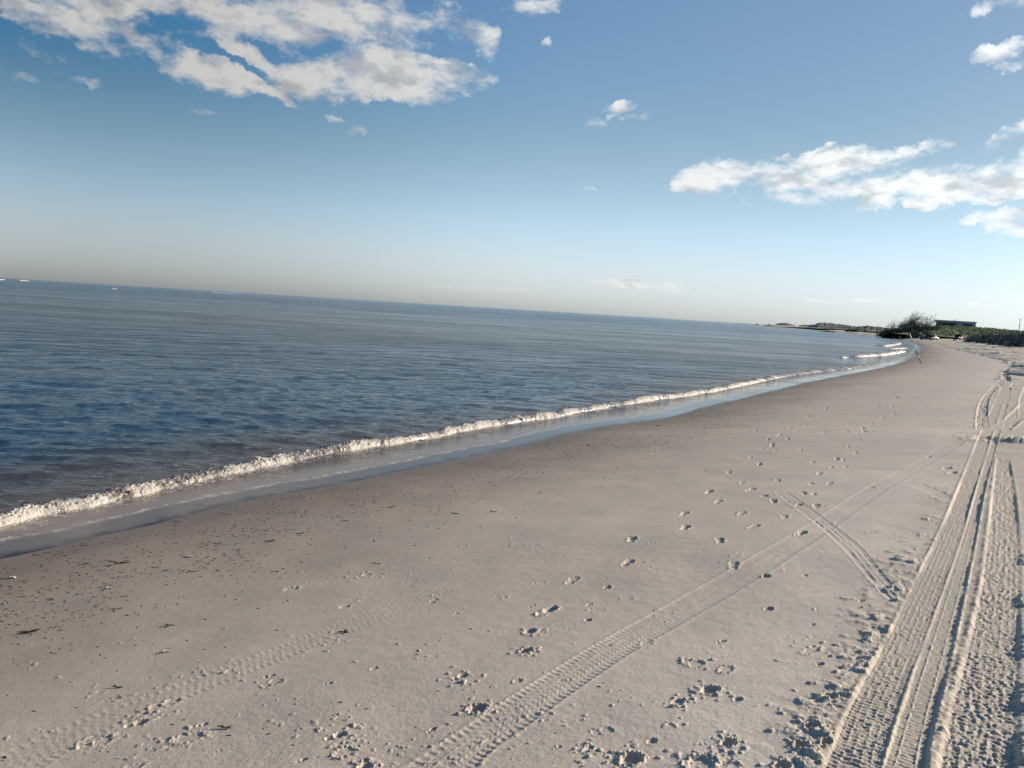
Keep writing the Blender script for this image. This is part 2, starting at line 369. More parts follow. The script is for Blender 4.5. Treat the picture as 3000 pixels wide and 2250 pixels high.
# two walking trails that run up the beach, left and right feet in turn
for (line, n_) in (([(1560,1780),(1780,1650),(1990,1540),(2110,1440),(2240,1330),(2350,1240),(2450,1165),(2540,1120)], 26), ([(2300,1560),(2380,1440),(2470,1345),(2560,1245),(2660,1165),(2760,1120),(2880,1060)], 24), ([(2090,1650),(2190,1520),(2260,1400)], 9)):
    P = np.array([hit(*q) for q in line]); cum = np.r_[0, np.cumsum(np.linalg.norm(np.diff(P, axis=0), axis=1))]
    t = 0.; k = 0
    while t < cum[-1]:
        c = np.array([np.interp(t, cum, P[:, 0]), np.interp(t, cum, P[:, 1])]); c2 = np.array([np.interp(t+.2, cum, P[:, 0]), np.interp(t+.2, cum, P[:, 1])])
        d = (c2-c)/(np.linalg.norm(c2-c)+1e-6); off = .10*(1 if k % 2 else -1)+random.gauss(0, .03)
        c = c+np.array([-d[1], d[0]])*off
        dig(c, .108, .042, math.atan2(d[1], d[0])+random.gauss(0, .16), random.uniform(.006, .019), random.uniform(.003, .007), .8, True, k+700)
        t += random.uniform(.58, .74)*(1+t*.02); k += 1
print('prints', time.time()-T0)

def seg_uv(P, hw, pad=1.8):
    """t (across, in half widths) and u (along, metres) for the grid cells near a polyline"""
    t = np.full((NR, NA), 99., np.float32); u = np.zeros((NR, NA), np.float32); dd = np.full((NR, NA), 1e9, np.float32)
    acc = 0
    for k in range(len(P)-1):
        a, b = P[k], P[k+1]; d = b-a; L = np.linalg.norm(d)
        if L < 1e-6: continue
        d = d/L; w0, w1 = hw[k], hw[k+1]
        sa, sb = sl_((a+b)/2, L/2+max(w0, w1)*pad+.05)
        x = gx[sa, sb]-a[0]; y = gy[sa, sb]-a[1]
        al = x*d[0]+y*d[1]; ac = x*d[1]-y*d[0]
        alc = np.clip(al, 0, L); q = np.hypot(al-alc, ac)
        w = w0+(w1-w0)*alc/L
        better = q < dd[sa, sb]
        dd[sa, sb][better] = q[better]
        tt = np.sign(ac)*q/w
        t[sa, sb] = np.where(better, tt, t[sa, sb]); u[sa, sb] = np.where(better, acc+alc, u[sa, sb])
        acc += L
    return t, u
def rows(R):
    """rows (y, x left, x right) of a track in the photograph -> centre line and half widths on the beach"""
    C, Wh = [], []
    P = []
    for (y, xl, xr) in R:
        a, b = hit(xl, y), hit(xr, y)
        if a is None or b is None: continue
        P.append((a, b))
    C = np.array([(a+b)/2 for a, b in P])
    for i, (a, b) in enumerate(P):
        j0, j1 = max(i-1, 0), min(i+1, len(P)-1); d = C[j1]-C[j0]; d /= np.linalg.norm(d)+1e-9
        e = b-a; Wh.append(abs(e[0]*d[1]-e[1]*d[0])/2)
    Wh = np.array(Wh)
    tt = np.linspace(0, 1, len(C)); fine = np.linspace(0, 1, len(C)*4)
    Wh = np.interp(fine, tt, Wh); Wh = np.convolve(np.pad(Wh, 4, mode='edge'), np.ones(9)/9, 'valid')
    Pf = np.stack([np.interp(fine, tt, C[:, 0]), np.interp(fine, tt, C[:, 1])], 1)
    Pp = np.pad(Pf, ((3, 3), (0, 0)), mode='edge'); Pf = np.stack([np.convolve(Pp[:, i], np.ones(7)/7, 'valid') for i in (0, 1)], 1)
    return Pf, Wh
def pxline(L, hw):
    P = np.array([hit(*q) for q in L if hit(*q) is not None])
    tt = np.linspace(0, 1, len(P)); fine = np.linspace(0, 1, len(P)*4)
    Pf = np.stack([np.interp(fine, tt, P[:, i]) for i in (0, 1)], 1)
    return Pf, np.interp(fine, np.linspace(0, 1, len(hw)), hw)
sq = lambda a, k=2.5: np.tanh(k*a)
def blk(t, lo=1.6):
    """sub-block of the grid that a track touches"""
    w = np.abs(t) < lo
    i = np.nonzero(w.any(1))[0]; j = np.nonzero(w.any(0))[0]
    if len(i) == 0: return None
    return slice(i[0], i[-1]+1), slice(j[0], j[-1]+1)
def light_track(P, hw, D=.003, lam=.036, amp=.0032, seed=0, fade=(0, 0), edge=.002):
    t, u = seg_uv(P, hw); B = blk(t)
    if B is None: return
    t = t[B]; u = u[B]; x = gx[B]; y = gy[B]; at = np.abs(t)
    n1 = fbm(x*5, y*5, seed, 2); n2 = pn(x*30, y*30, seed+4)
    u = u+.010*n1+.002*n2
    tot = u.max(); env = np.clip((u/(fade[0]+1e-3)), 0, 1)*np.clip((tot-u)/(fade[1]+1e-3), 0, 1)*sstep(-.55, -.15, n1+.25)
    h = -D*(1-sstep(.86, 1.06, at)) + edge*np.exp(-((at-1.08)/.09)**2)*(1+n2)
    bar = lambda ph: sq(np.sin(2*np.pi*(u/lam)+ph)-.25)
    outer = sstep(.60, .66, at)*(1-sstep(1.05, 1.10, at)); inner = (1-sstep(.56, .62, at))
    outer = sstep(.60, .66, at)*(1-sstep(.98+.22*n2, 1.06+.22*n2, at))
    shoulder = bar(t*1.4)*outer
    chev = sq(np.sin(2*np.pi*u/lam+at*9+n2)) * inner * (.6+.6*sq(np.sin(at*22), 2))
    A = att(lam)[B]
    ribs = np.exp(-((at-.30)/.05)**2)-.8*np.exp(-((at-.57)/.04)**2)
    g = (h + amp*(shoulder*.9+chev*.55)*A + amp*ribs*np.clip(.6+n1*1.5, 0, 1.4))*env
    gz[B] += g*(at < 1.5)
def deep_track(P, hw, D=.03, berm=.02, lam=.032, amp=.006, rib=(.22, .55, .80), ribh=.010, churn=0., seed=0, sides=(1, 1), lo=1.6):
    t, u = seg_uv(P, hw); B = blk(t, lo)
    if B is None: return
    t = t[B]; u = u[B]; x = gx[B]; y = gy[B]
    n1 = fbm(x*3.5, y*3.5, seed, 3); n2 = pn(x*22, y*22, seed+4); n3 = fbm(x*40, y*40, seed+8, 2)*1.3
    at = np.abs(t)+.07*n1+.05*n2
    ins = 1-sstep(.82, 1.04, at)
    own = (at < 1.03)
    old = gz[B] - macro(gs[B])
    # pressed flat first
    h = -old*ins*.75 - D*ins
    sd_ = np.where(t > 0, sides[1], sides[0])
    bm = berm*sd_*np.exp(-((at-1.12)/.13)**2)*np.clip(.6+1.5*n1+.9*n2, .0, 1.8)*(at < 1.55)
    bars = 0; A = att(lam)[B]
    u = u+.010*n1
    lug = sq(np.sin(2*np.pi*u/lam + np.sin(t*5)*1.2 + seed), 2.0)
    for k, r0 in enumerate(rib):
        h = h + ribh*np.exp(-((at-r0-.03*n1)/.045)**2)*ins*np.clip(1+1.5*n2, .1, 2)
        lug = np.where(at > r0, sq(np.sin(2*np.pi*u/lam*(1.0 if k % 2 else .93) + t*4*(1+k) + k*2.1), 2.), lug)
    ch = sstep(-.2, .3, n1+churn-.35)*min(1, churn*1.5)
    h = h + amp*lug*ins*A*(1-.75*ch)*(.8+.9*n2) + (ch*.0065+.002)*ins*n3
    gz[B] += h + bm
    loose[B] = np.maximum(loose[B], (at < 1.35)*1.0)

# ---- turned-over sand to the right of the tracks
def halfplane_mask(line, width, right=True):
    P, hw = pxline(line, [width])
    t, u = seg_uv(P, np.full(len(P), width), 1.2)
    return t
edge = [(2380,2400),(2417,2250),(2453,2131),(2515,2012),(2562,1939),(2616,1831),(2670,1722),(2706,1650),(2739,1586),(2779,1499),(2815,1409),(2847,1325),(2854,1256),(2862,1182),(2900,1140),(2930,1100),(2950,1062),(2890,1046),(2820,1030),(2740,1010),(2690,1000)]
Pe = [hit(*q) for q in edge]; Pe = np.array([p for p in Pe if p is not None])
Pe = np.vstack([Pe[0]-(Pe[1]-Pe[0])*12, Pe])
es = sdist(gx[np.ix_(ri, ai)], gy[np.ix_(ri, ai)], smooth_poly(Pe, 1))
tmp = np.empty((NR, len(ai)))
for j in range(len(ai)): tmp[:, j] = np.interp(np.arange(NR), ri, es[:, j])
ge = np.empty((NR, NA))
for i in range(NR): ge[i] = np.interp(np.arange(NA), ai, tmp[i])
ge = np.where(gs < 4, -1, ge)
dry = sstep(-.15, .35, ge + .12*fbm(gx*2, gy*2, 31, 2))
far_churn = sstep(26, 45, np.hypot(gx, gy))
gz += dry*(.010*fbm(gx*2.2, gy*2.2, 33, 3)*att(.45) +   .004*ridged(gx*14, gy*14, 35, 2)*att(.07)*(1-far_churn))
gz += dry*(1-far_churn)*.004*fbm(gx*34, gy*34, 38, 2)*att(.03)
# big ruts of the back beach, 25 m and further
rut = ridged(gx*.42+.9*pn(gx*.1, gy*.1, 50), gy*.13, 40, 2)
gz += dry*far_churn*(1-sstep(230, 300, np.hypot(gx, gy)))*(.26*(rut-.35) + .10*fbm(gx*.8, gy*.5, 44, 2))
loose = np.maximum(loose, dry)
# crumbled lumps along the left edge of the main ruts
eg = np.exp(-((ge+.16)/.16)**2)*sstep(2, 4, gs)
lumpz = sstep(.0, .5, fbm(gx*1.6, gy*1.6, 61, 2)+.12)
gz += eg*lumpz*(np.clip(fbm(gx*11, gy*11, 63, 3)+.1, 0, 1)*.022)*att(.1)
loose = np.maximum(loose, eg*lumpz*.8)
print('zones', time.time()-T0)

# ---- tracks over firm sand
light_track(*rows([(2330,1080,1420),(2250,1205,1369),(2172,1300,1470),(2099,1415,1585),(2058,1475,1640),(1964,1628,1768),(1842,1815,1951),(1712,2060,2200),(1600,2261,2365),(1540,2368,2455),(1459,2480,2562),(1372,2640,2706),(1330,2722,2775),(1300,2770,2828),(1262,2845,2890)]), D=.0022, lam=.040, amp=.0016, seed=3, edge=.0020)
light_track(*rows([(2300,-150,60),(2200,11,170),(2113,217,370),(2019,470,600),(1928,723,838),(1843,935,1043),(1755,1170,1270),(1639,1483,1560),(1540,1740,1800),(1437,2010,2060),(1390,2140,2200),(1333,2310,2370),(1286,2480,2530),(1230,2620,2680),(1190,2742,2790),(1150,2800,2850),(1119,2862,2900),(1090,2920,2945)]), D=.0006, lam=.044, amp=.0011, seed=8, edge=.0006)
light_track(*rows([(1438,2258,2305),(1480,2318,2362),(1513,2362,2410),(1564,2425,2480),(1600,2462,2525),(1650,2507,2562),(1705,2556,2610),(1758,2605,2665)]), D=.0022, lam=.035, amp=.005, seed=13, edge=.0020)
light_track(*rows([(1521,2480,2540),(1545,2560,2640),(1571,2650,2740)]), D=.001, lam=.04, amp=.0015, seed=17, edge=.0014)
light_track(*rows([(1418,2650,2700),(1440,2700,2750),(1463,2750,2800)]), D=.003, lam=.04, amp=.003, seed=19, edge=.003)
# ---- ruts of the vehicle lane
deep_track(*rows([(2400,2700,2960),(2250,2740,2990),(2100,2775,2990),(1950,2815,2990),(1790,2862,2988),(1650,2885,2990),(1500,2898,2985),(1400,2912,2968),(1330,2920,2955)]), D=.006, berm=.006, lam=.030, amp=.0018, rib=(.2, .5, .78), ribh=.0018, churn=.7, seed=21, sides=(1.3, .7))
deep_track(*rows([(1262,2860,2900),(1224,2858,2893),(1182,2866,2893),(1157,2882,2903),(1136,2904,2922),(1110,2930,2944)]), D=.018, berm=.014, lam=.06, amp=.004, rib=(.25, .6), ribh=.015, seed=25)
deep_track(*rows([(1262,2880,2960),(1235,2934,2985),(1205,2965,3030),(1170,3010,3080),(1120,3080,3150)]), D=.016, berm=.014, lam=.06, amp=.003, rib=(.3, .7), ribh=.008, seed=27)
deep_track(*rows([(1230,2985,3015),(1180,2982,3010),(1150,2990,3025),(1120,3010,3040)]), D=.014, berm=.012, lam=.06, amp=.003, rib=(.3, .7), ribh=.007, seed=28)
deep_track(*rows([(2400,2520,2720),(2250,2588,2705),(2102,2628,2742),(1950,2682,2782),(1802,2736,2812),(1650,2795,2846),(1500,2842,2874),(1409,2866,2890),(1325,2893,2915),(1250,2918,2936),(1180,2940,2955),(1125,2955,2967),(1106,2945,2955)]), D=.007, berm=.006, lam=.028, amp=.0011, rib=(.45,), ribh=.003, seed=29, sides=(.2, 1.3))
deep_track(*rows([(2400,2330,2560),(2250,2417,2590),(2131,2453,2616),(2012,2515,2656),(1939,2562,2684),(1831,2616,2724),(1722,2670,2764),(1650,2706,2791),(1586,2739,2813),(1499,2779,2840),(1409,2815,2864),(1325,2847,2891),(1235,2887,2920),(1174,2914,2942),(1125,2938,2958),(1101,2932,2950),(1087,2934,2950),(1076,2950,2968),(1060,2957,2974)]), D=.007, berm=.006, lam=.031, amp=.0020, rib=(.18, .52, .80), ribh=.0018, churn=.30, seed=31, sides=(1, .2))
# ---- pit and the bank whose shade fills it
c = hit(2942, 1285); dig(c, .30, .5, math.radians(75), .05, .015, .6, False, 91, .3)
c = hit(2972, 1290); clod(c, .30, .06, 92, 1.8, math.radians(80))
for q in [(3020, 2200), (3016, 2050), (3014, 1900), (3012, 1760), (3010, 1640)]:
    c = hit(*q); clod(c, .07, .014, 93+q[1], 3.5, math.radians(52))
# lumps by the lane
for k in range(230):
    py = random.uniform(1130, 2250)**1; 
    ex = np.interp(py, [1062,1100,1182,1325,1409,1499,1586,1650,1722,1831,1939,2012,2131,2250], [2950,2930,2858,2847,2812,2776,2737,2704,2667,2612,2556,2510,2448,2412])
    sc_ = (py-960)/1290
    px = ex - abs(random.gauss(0, 1))*95*sc_ - 8*sc_
    c = hit(px, py)
    if c is None: continue
    clod(c, random.uniform(.010, .042), random.uniform(.002, .008), k+400, random.uniform(1, 2.), random.uniform(0, 3.1))
    a, b = sl_(c, .06); loose[a, b] = np.maximum(loose[a, b], .5)
print('tracks', time.time()-T0)

def gzat(x, y):
    R = math.hypot(x, y); A = math.atan2(x, y)
    if R < RR[0]: return float(macro(sdist(np.array([x]), np.array([y])))[0])
    i = min(max(np.searchsorted(RR, R)-1, 0), NR-2); j = min(max(np.searchsorted(AZ, A)-1, 0), NA-2)
    f = (R-RR[i])/(RR[i+1]-RR[i]); g = (A-AZ[j])/(AZ[j+1]-AZ[j])
    return float((gz[i, j]*(1-f)+gz[i+1, j]*f)*(1-g)+(gz[i, j+1]*(1-f)+gz[i+1, j+1]*f)*g)

# ---- mesh of the beach
vid = np.arange(NR*NA).reshape(NR, NA)
Fq = np.stack([vid[:-1, :-1], vid[:-1, 1:], vid[1:, 1:], vid[1:, :-1]], -1).reshape(-1, 4)
keep = (gs.ravel()[Fq].max(1) > -6)
Fq = Fq[keep]
# disc under the camera
cen = NR*NA
V = np.stack([gx.ravel(), gy.ravel(), gz.ravel()], 1)
V = np.vstack([V, [[0, 0, float(macro(sdist(np.array([0.]), np.array([0.])))[0])]]])
used = np.zeros(len(V), bool); used[Fq.ravel()] = True; used[cen] = True
new = np.cumsum(used)-1
att_s = np.append(gs.ravel(), 7.7)[used]; att_l = np.append(loose.ravel(), 0)[used]
Fn = new[Fq]
me = npmesh('sand', V[used], Fn, {'shore': att_s, 'loose': att_l})
bm_tri = [(int(new[cen]), int(new[j+1]), int(new[j])) for j in range(NA-1)]

def sand_mat():
    m = bpy.data.materials.new('beach_sand'); m.use_nodes = True; n = NT(m.node_tree); n.n.clear()
    tc = n.new('ShaderNodeTexCoord').outputs['Object']
    s = n.attr('shore'); lo = n.attr('loose')
    big = n.noise(tc, .35, 4, .6); mid = n.noise(tc, 2.5, 4, .6); fine = n.noise(tc, 90, 3, .7); grain = n.noise(tc, 420, 2, .7)
    sw = n.math('ADD', s, n.math('MULTIPLY', n.math('SUBTRACT', big, .5), 4.))
    dryf = n.ramp(sw, .8, 9.)
    wetc = (.20, .155, .115, 1); damp = (.475, .405, .33, 1); dryc = (.49, .43, .345, 1)
    c1 = n.mix(n.ramp(sw, -.6, 5.2), wetc, damp)
    c2 = n.mix(dryf, c1, n.mix(n.ramp(sw, 4, 10), damp, (.66, .59, .50, 1)))
    wash = n.ramp(n.math('ADD', s, n.math('MULTIPLY', n.math('SUBTRACT', n.noise(tc, .9, 4, .55), .5), 1.1)), .75, .55)
    c2 = n.mix(n.math('MULTIPLY', wash, .28), c2, (.125, .092, .068, 1))
    c3 = n.mix(lo, c2, dryc)
    v = n.math('MULTIPLY_ADD', n.math('SUBTRACT', mid, .5), .28, 1.)
    v = n.math('ADD', v, n.math('MULTIPLY', n.math('SUBTRACT', fine, .5), .5))
    v = n.math('ADD', v, n.math('MULTIPLY', n.math('SUBTRACT', grain, .5), .8))
    col = n.vmath('SCALE', c3, v)
    col = n.mix(n.ramp(n.noise(tc, 55, 2, .5), .73, .77), col, (.12, .10, .085, 1))
    col = n.mix(n.ramp(n.noise(n.vmath('ADD', tc, (7., 3., 0.)), 75, 2, .5), .745, .78), col, (.78, .74, .68, 1))
    # dark mineral streaks
    stv = n.vmath('MULTIPLY', tc, (1.2, .35, 1)); st_ = n.ramp(n.noise(stv, 1.6, 5, .65), .55, .75)
    col = n.mix(n.math('MULTIPLY', st_, .12), col, (.17, .145, .125, 1))
    p = n.new('ShaderNodeBsdfPrincipled'); n.l.new(col, p.inputs['Base Color'])
    wetr = n.ramp(n.math('ADD', s, n.math('MULTIPLY', n.math('SUBTRACT', mid, .5), .25)), .0, .3)
    n.put(p.inputs['Roughness'], n.math('MULTIPLY_ADD', wash, -.22, .74)); n.put(p.inputs['Specular IOR Level'], n.math('MULTIPLY_ADD', wetr, -.15, .35))
    b = n.new('ShaderNodeBump'); b.inputs['Distance'].default_value = .005
    hh = n.math('ADD', n.math('MULTIPLY', fine, .5), n.math('MULTIPLY', grain, .25))
    n.put(b.inputs['Height'], hh); n.put(b.inputs['Strength'], n.math('MULTIPLY', n.ramp(s, .2, 2.5), 1.))
    n.l.new(b.outputs[0], p.inputs['Normal'])
    o = n.new('ShaderNodeOutputMaterial'); n.l.new(p.outputs[0], o.inputs[0])
    return m
M_SAND = sand_mat()
ground = link('beach', me, M_SAND); tag(ground, kind='structure')
# inner disc as its own small sheet under the photographer
fan = bpy.data.meshes.new('sand_inner')
fan.from_pydata([tuple(V[cen])]+[tuple(V[j]) for j in range(NA)], [], [(0, j+2, j+1) for j in range(NA-1)])
for an, val in (('shore', 7.7), ('loose', 0.)):
    at = fan.attributes.new(an, 'FLOAT', 'POINT'); at.data.foreach_set('value', np.full(NA+1, val, np.float32))
tag(link('beach', fan, M_SAND), kind='structure')
print('beach', len(me.vertices), time.time()-T0)

# ------------------------------------------------------------------ sea
BRK = [(-200,1592),(0,1545),(90,1518),(181,1500),(253,1486),(362,1460),(470,1437),(579,1413),(700,1385),(881,1347),(1062,1315),(1242,1287),(1423,1251),(1617,1226),(1725,1204),(1888,1177),(2069,1154),(2200,1125),(2303,1103),(2383,1092),(2439,1086),(2507,1079),(2575,1065),(2595,1059)]
brk = [plane(*q) for q in BRK]; brk = [brk[0]+(brk[0]-brk[1])*6]+brk
BP = smooth_poly(brk, 2)
# offshore distance of the breaker from the waterline is stored by interpolation
cin = np.linspace(-HFOV, math.radians(33), 1330); st2 = cin[1]-cin[0]
sdl = np.cumsum(st2*1.035**np.arange(1, 120)); sdl = sdl[sdl < math.radians(130)]
SA = np.concatenate([-HFOV-sdl[::-1], cin, cin[-1]+np.arange(1, 30)*st2*3])
th = np.linspace(.62, .0006, 900)
SR = CAM_H/np.tan(th); SR = np.concatenate([SR, [6000, 9000, 15000, 30000]])
sx = SR[:, None]*np.sin(SA)[None, :]; sy = SR[:, None]*np.cos(SA)[None, :]
ri = np.unique(np.r_[0:len(SR):3, len(SR)-1]); ai = np.unique(np.r_[0:len(SA):3, len(SA)-1])
def interp2(f):
    tmp = np.empty((len(SR), len(ai)))
    for j in range(len(ai)): tmp[:, j] = np.interp(np.arange(len(SR)), ri, f[:, j])
    g = np.empty((len(SR), len(SA)))
    for i in range(len(SR)): g[i] = np.interp(np.arange(len(SA)), ai, tmp[i])
    return g
ss = interp2(sdist(sx[np.ix_(ri, ai)], sy[np.ix_(ri, ai)]))
sb = interp2(sdist(sx[np.ix_(ri, ai)], sy[np.ix_(ri, ai)], BP))      # + inland of the breaker
dist = np.hypot(sx, sy)
sp = np.gradient(SR)[:, None]*np.ones((1, len(SA)))
sz = np.zeros_like(sx)
calm = sstep(.5, 3.5, -ss)
wr = np.random.default_rng(3)
for k in range(46):
    lam = .16*1.085**k if k < 40 else wr.uniform(.3, 1.2)
    ang = math.radians(105+wr.normal(0, 26))       # travel direction, mostly away from / towards the viewer
    kx, ky = math.cos(ang)*2*math.pi/lam, math.sin(ang)*2*math.pi/lam
    A = np.clip(lam/sp/3-.6, 0, 1)
    if A.max() <= 0: continue
    amp = .0058*lam**.75*(.5+wr.random())
    amp = min(amp*.75, .0040)
    wob = .35*lam*0
    ph = kx*sx+ky*sy+wr.uniform(0, 6.28)+2.2*pn(sx*.5/max(lam, .6), sy*.5/max(lam, .6), k)
    sz += amp*A*(np.sin(ph)+.25*np.sin(2*ph))*(.55+.9*np.clip(pn(sx*.18, sy*.18, k+60)+.35, 0, 1))
for lam, amp, an in ((2.6, .007, 122), (4.1, .011, 117), (7.5, .014, 112)):
    kx, ky = math.cos(math.radians(an))*2*math.pi/lam, math.sin(math.radians(an))*2*math.pi/lam
    q = np.sin(kx*sx+ky*sy+2.6*pn(sx*.09, sy*.09, int(lam*10)))
    sz += amp*np.clip(lam/sp/3-.6, 0, 1)*(np.exp(1.2*q)/2-.6)*np.clip(.5+1.6*pn(sx*.07, sy*.07, int(lam*7)), 0, 1.2)
sz *= calm
sz += .003*(1-calm)*sstep(.35, .9, -ss)*fbm(sx*7, sy*7, 71, 2)*np.clip(.14/sp-.6, 0, 1)
sz += .004
vid = np.arange(sx.size).reshape(sx.shape)
Fs = np.stack([vid[:-1, :-1], vid[:-1, 1:], vid[1:, 1:], vid[1:, :-1]], -1).reshape(-1, 4)
Fs = Fs[ss.ravel()[Fs].min(1) < .25]
V2 = np.stack([sx.ravel(), sy.ravel(), sz.ravel()], 1)
used = np.zeros(len(V2), bool); used[Fs.ravel()] = True; new = np.cumsum(used)-1
me = npmesh('water', V2[used], new[Fs], {'shore': ss.ravel()[used], 'brk': sb.ravel()[used]})

def water_core(n, s, tc, foam, shine=1.):
    """body colour + sky reflection + foam"""
    d2 = n.vmath('LENGTH', tc, out=1)
    # ripples too small for the sheet
    va = n.new('ShaderNodeMapping'); va.vector_type = 'POINT'; n.l.new(tc, va.inputs[0]); va.inputs['Rotation'].default_value = (0, 0, math.radians(-14)); va.inputs['Scale'].default_value = (.42, 1, 1)
    v = va.outputs[0]
    r1 = n.noise(v, 9, 4, .62, dist=.4); r2 = n.noise(v, 1.5, 6, .68, dist=.3); r3 = n.noise(v, .22, 5, .65)
    h = n.math('ADD', n.math('MULTIPLY', r1, .034), n.math('ADD', n.math('MULTIPLY', n.math('MULTIPLY', r2, .17), n.ramp(d2, 8, 40, .25, 1.)), n.math('MULTIPLY', n.math('MULTIPLY', r3, 1.2), n.ramp(d2, 60, 300, 0., 1.))))
    gust = n.noise(n.vmath('MULTIPLY', tc, (.35, 1, 1)), .035, 3, .5)
    cal = n.ramp(s, -.30, -1.6)
    b = n.new('ShaderNodeBump'); b.inputs['Distance'].default_value = 1.
    n.put(b.inputs['Height'], h)
    n.put(b.inputs['Strength'], n.math('MULTIPLY', n.math('MULTIPLY_ADD', cal, .82, .05), n.ramp(gust, .3, .7, .75, 1.)))
    fr = n.new('ShaderNodeFresnel'); fr.inputs[0].default_value = 1.333; n.l.new(b.outputs[0], fr.inputs[1])
    gl = n.new('ShaderNodeBsdfGlossy'); n.put(gl.inputs['Roughness'], n.ramp(d2, 10, 300, .06, .16)); n.l.new(b.outputs[0], gl.inputs['Normal'])
    brown = n.ramp(n.math('ADD', s, n.math('MULTIPLY', n.math('SUBTRACT', r3, .5), 3.)), -5.5, -1.4)
    bc = n.mix(brown, (.018, .050, .082, 1), (.085, .065, .047, 1))
    bc = n.mix(n.ramp(s, -1.3, -.7), bc, (.25, .20, .165, 1))
    bc = n.mix(n.ramp(n.math('ADD', s, n.math('MULTIPLY', n.math('SUBTRACT', n.noise(tc, 1.3, 3, .5), .5), .35)), -.50, -.36), bc, (.15, .13, .12, 1))
    df = n.new('ShaderNodeBsdfDiffuse'); n.l.new(bc, df.inputs[0])
    tr = n.new('ShaderNodeBsdfTransparent'); tr.inputs[0].default_value = (.72, .66, .58, 1)
    mb = n.new('ShaderNodeMixShader'); n.put(mb.inputs[0], n.ramp(n.math('ADD', s, n.math('MULTIPLY', n.math('SUBTRACT', n.noise(tc, 2.2, 4, .6), .5), .5)), .10, -.18, .15, .97)); n.l.new(tr.outputs[0], mb.inputs[1]); n.l.new(df.outputs[0], mb.inputs[2])
    stk = n.ramp(n.noise(n.vmath('MULTIPLY', v, (.55, 1, 1)), .07, 9, .78), .36, .64, .80, 1.34)  # streaks painted into the reflectance stand in for self-shadowed wave faces
    stk2 = n.ramp(n.noise(n.vmath('MULTIPLY', v, (.5, 1, 1)), .9, 5, .7), .38, .62, .80, 1.18)
    far_ = n.ramp(d2, 8, 40)
    fac = n.math('MULTIPLY', fr.outputs[0], n.math('ADD', n.math('SUBTRACT', 1., far_), n.math('MULTIPLY', far_, n.math('MULTIPLY', stk, stk2))), clamp=True)
    if shine < 1: fac = n.math('MULTIPLY', fac, shine)
    ms = n.new('ShaderNodeMixShader'); n.put(ms.inputs[0], fac); n.l.new(mb.outputs[0], ms.inputs[1]); n.l.new(gl.outputs[0], ms.inputs[2])
    fb = n.new('ShaderNodeBump'); fb.inputs['Distance'].default_value = .03; fb.inputs['Strength'].default_value = .8
    n.put(fb.inputs['Height'], n.noise(tc, 26, 5, .7))
    fd = n.new('ShaderNodeBsdfPrincipled'); fd.inputs['Base Color'].default_value = (.46, .43, .385, 1); fd.inputs['Roughness'].default_value = .6
    fd.inputs['Subsurface Weight'].default_value = 0; n.l.new(fb.outputs[0], fd.inputs['Normal'])
    mf = n.new('ShaderNodeMixShader'); n.put(mf.inputs[0], foam); n.l.new(ms.outputs[0], mf.inputs[1]); n.l.new(fd.outputs[0], mf.inputs[2])
    o = n.new('ShaderNodeOutputMaterial'); n.l.new(mf.outputs[0], o.inputs[0])
def sea_mat():
    m = bpy.data.materials.new('sea_water'); m.use_nodes = True; n = NT(m.node_tree); n.n.clear()
    tc = n.new('ShaderNodeTexCoord').outputs['Object']; s = n.attr('shore'); bk = n.attr('brk')
    # lace in the run-up zone, a broken line at its front, flecks behind the wave
    n1 = n.noise(tc, 5, 6, .72, dist=.8); n2 = n.noise(tc, 22, 4, .7, dist=.5); n0 = n.noise(tc, .6, 3, .5)
    comb = n.math('ADD', n.math('MULTIPLY', n1, .55), n.math('MULTIPLY', n2, .45))
    sw = n.math('ADD', s, n.math('MULTIPLY', n.math('SUBTRACT', n.noise(tc, 1.3, 3, .5), .5), .35))
    front = n.math('MULTIPLY', n.ramp(sw, -.62, -.50), n.ramp(sw, -.36, -.48))
    zone = n.math('MULTIPLY', n.ramp(bk, -.05, .1), n.ramp(sw, -.30, -.55))
    th = n.math('ADD', n.math('MULTIPLY', front, -.12), n.math('MULTIPLY', zone, -.07))
    th = n.math('ADD', th, n.math('MULTIPLY', n.math('MULTIPLY', n.ramp(bk, .45, .05), n.ramp(bk, -.1, .02)), -.11))
    th = n.math('ADD', th, .672)
    f1 = n.math('MULTIPLY', n.ramp(n.math('SUBTRACT', comb, th), .0, .05), n.math('MAXIMUM', zone, front))
    flz = n.math('MULTIPLY', n.ramp(bk, -3.2, -1.0), n.ramp(bk, .0, -.1))
    f2 = n.math('MULTIPLY', n.ramp(n.math('ADD', n.noise(n.vmath('MULTIPLY', tc, (.7, 1.6, 1)), 9, 2, .5), n.math('MULTIPLY', flz, .035)), .735, .76), flz)
    foam = n.math('MAXIMUM', f1, f2)
    water_core(n, s, tc, foam); return m
M_SEA = sea_mat()
tag(link('sea', me, M_SEA), kind='structure')
print('sea', len(me.vertices), time.time()-T0)

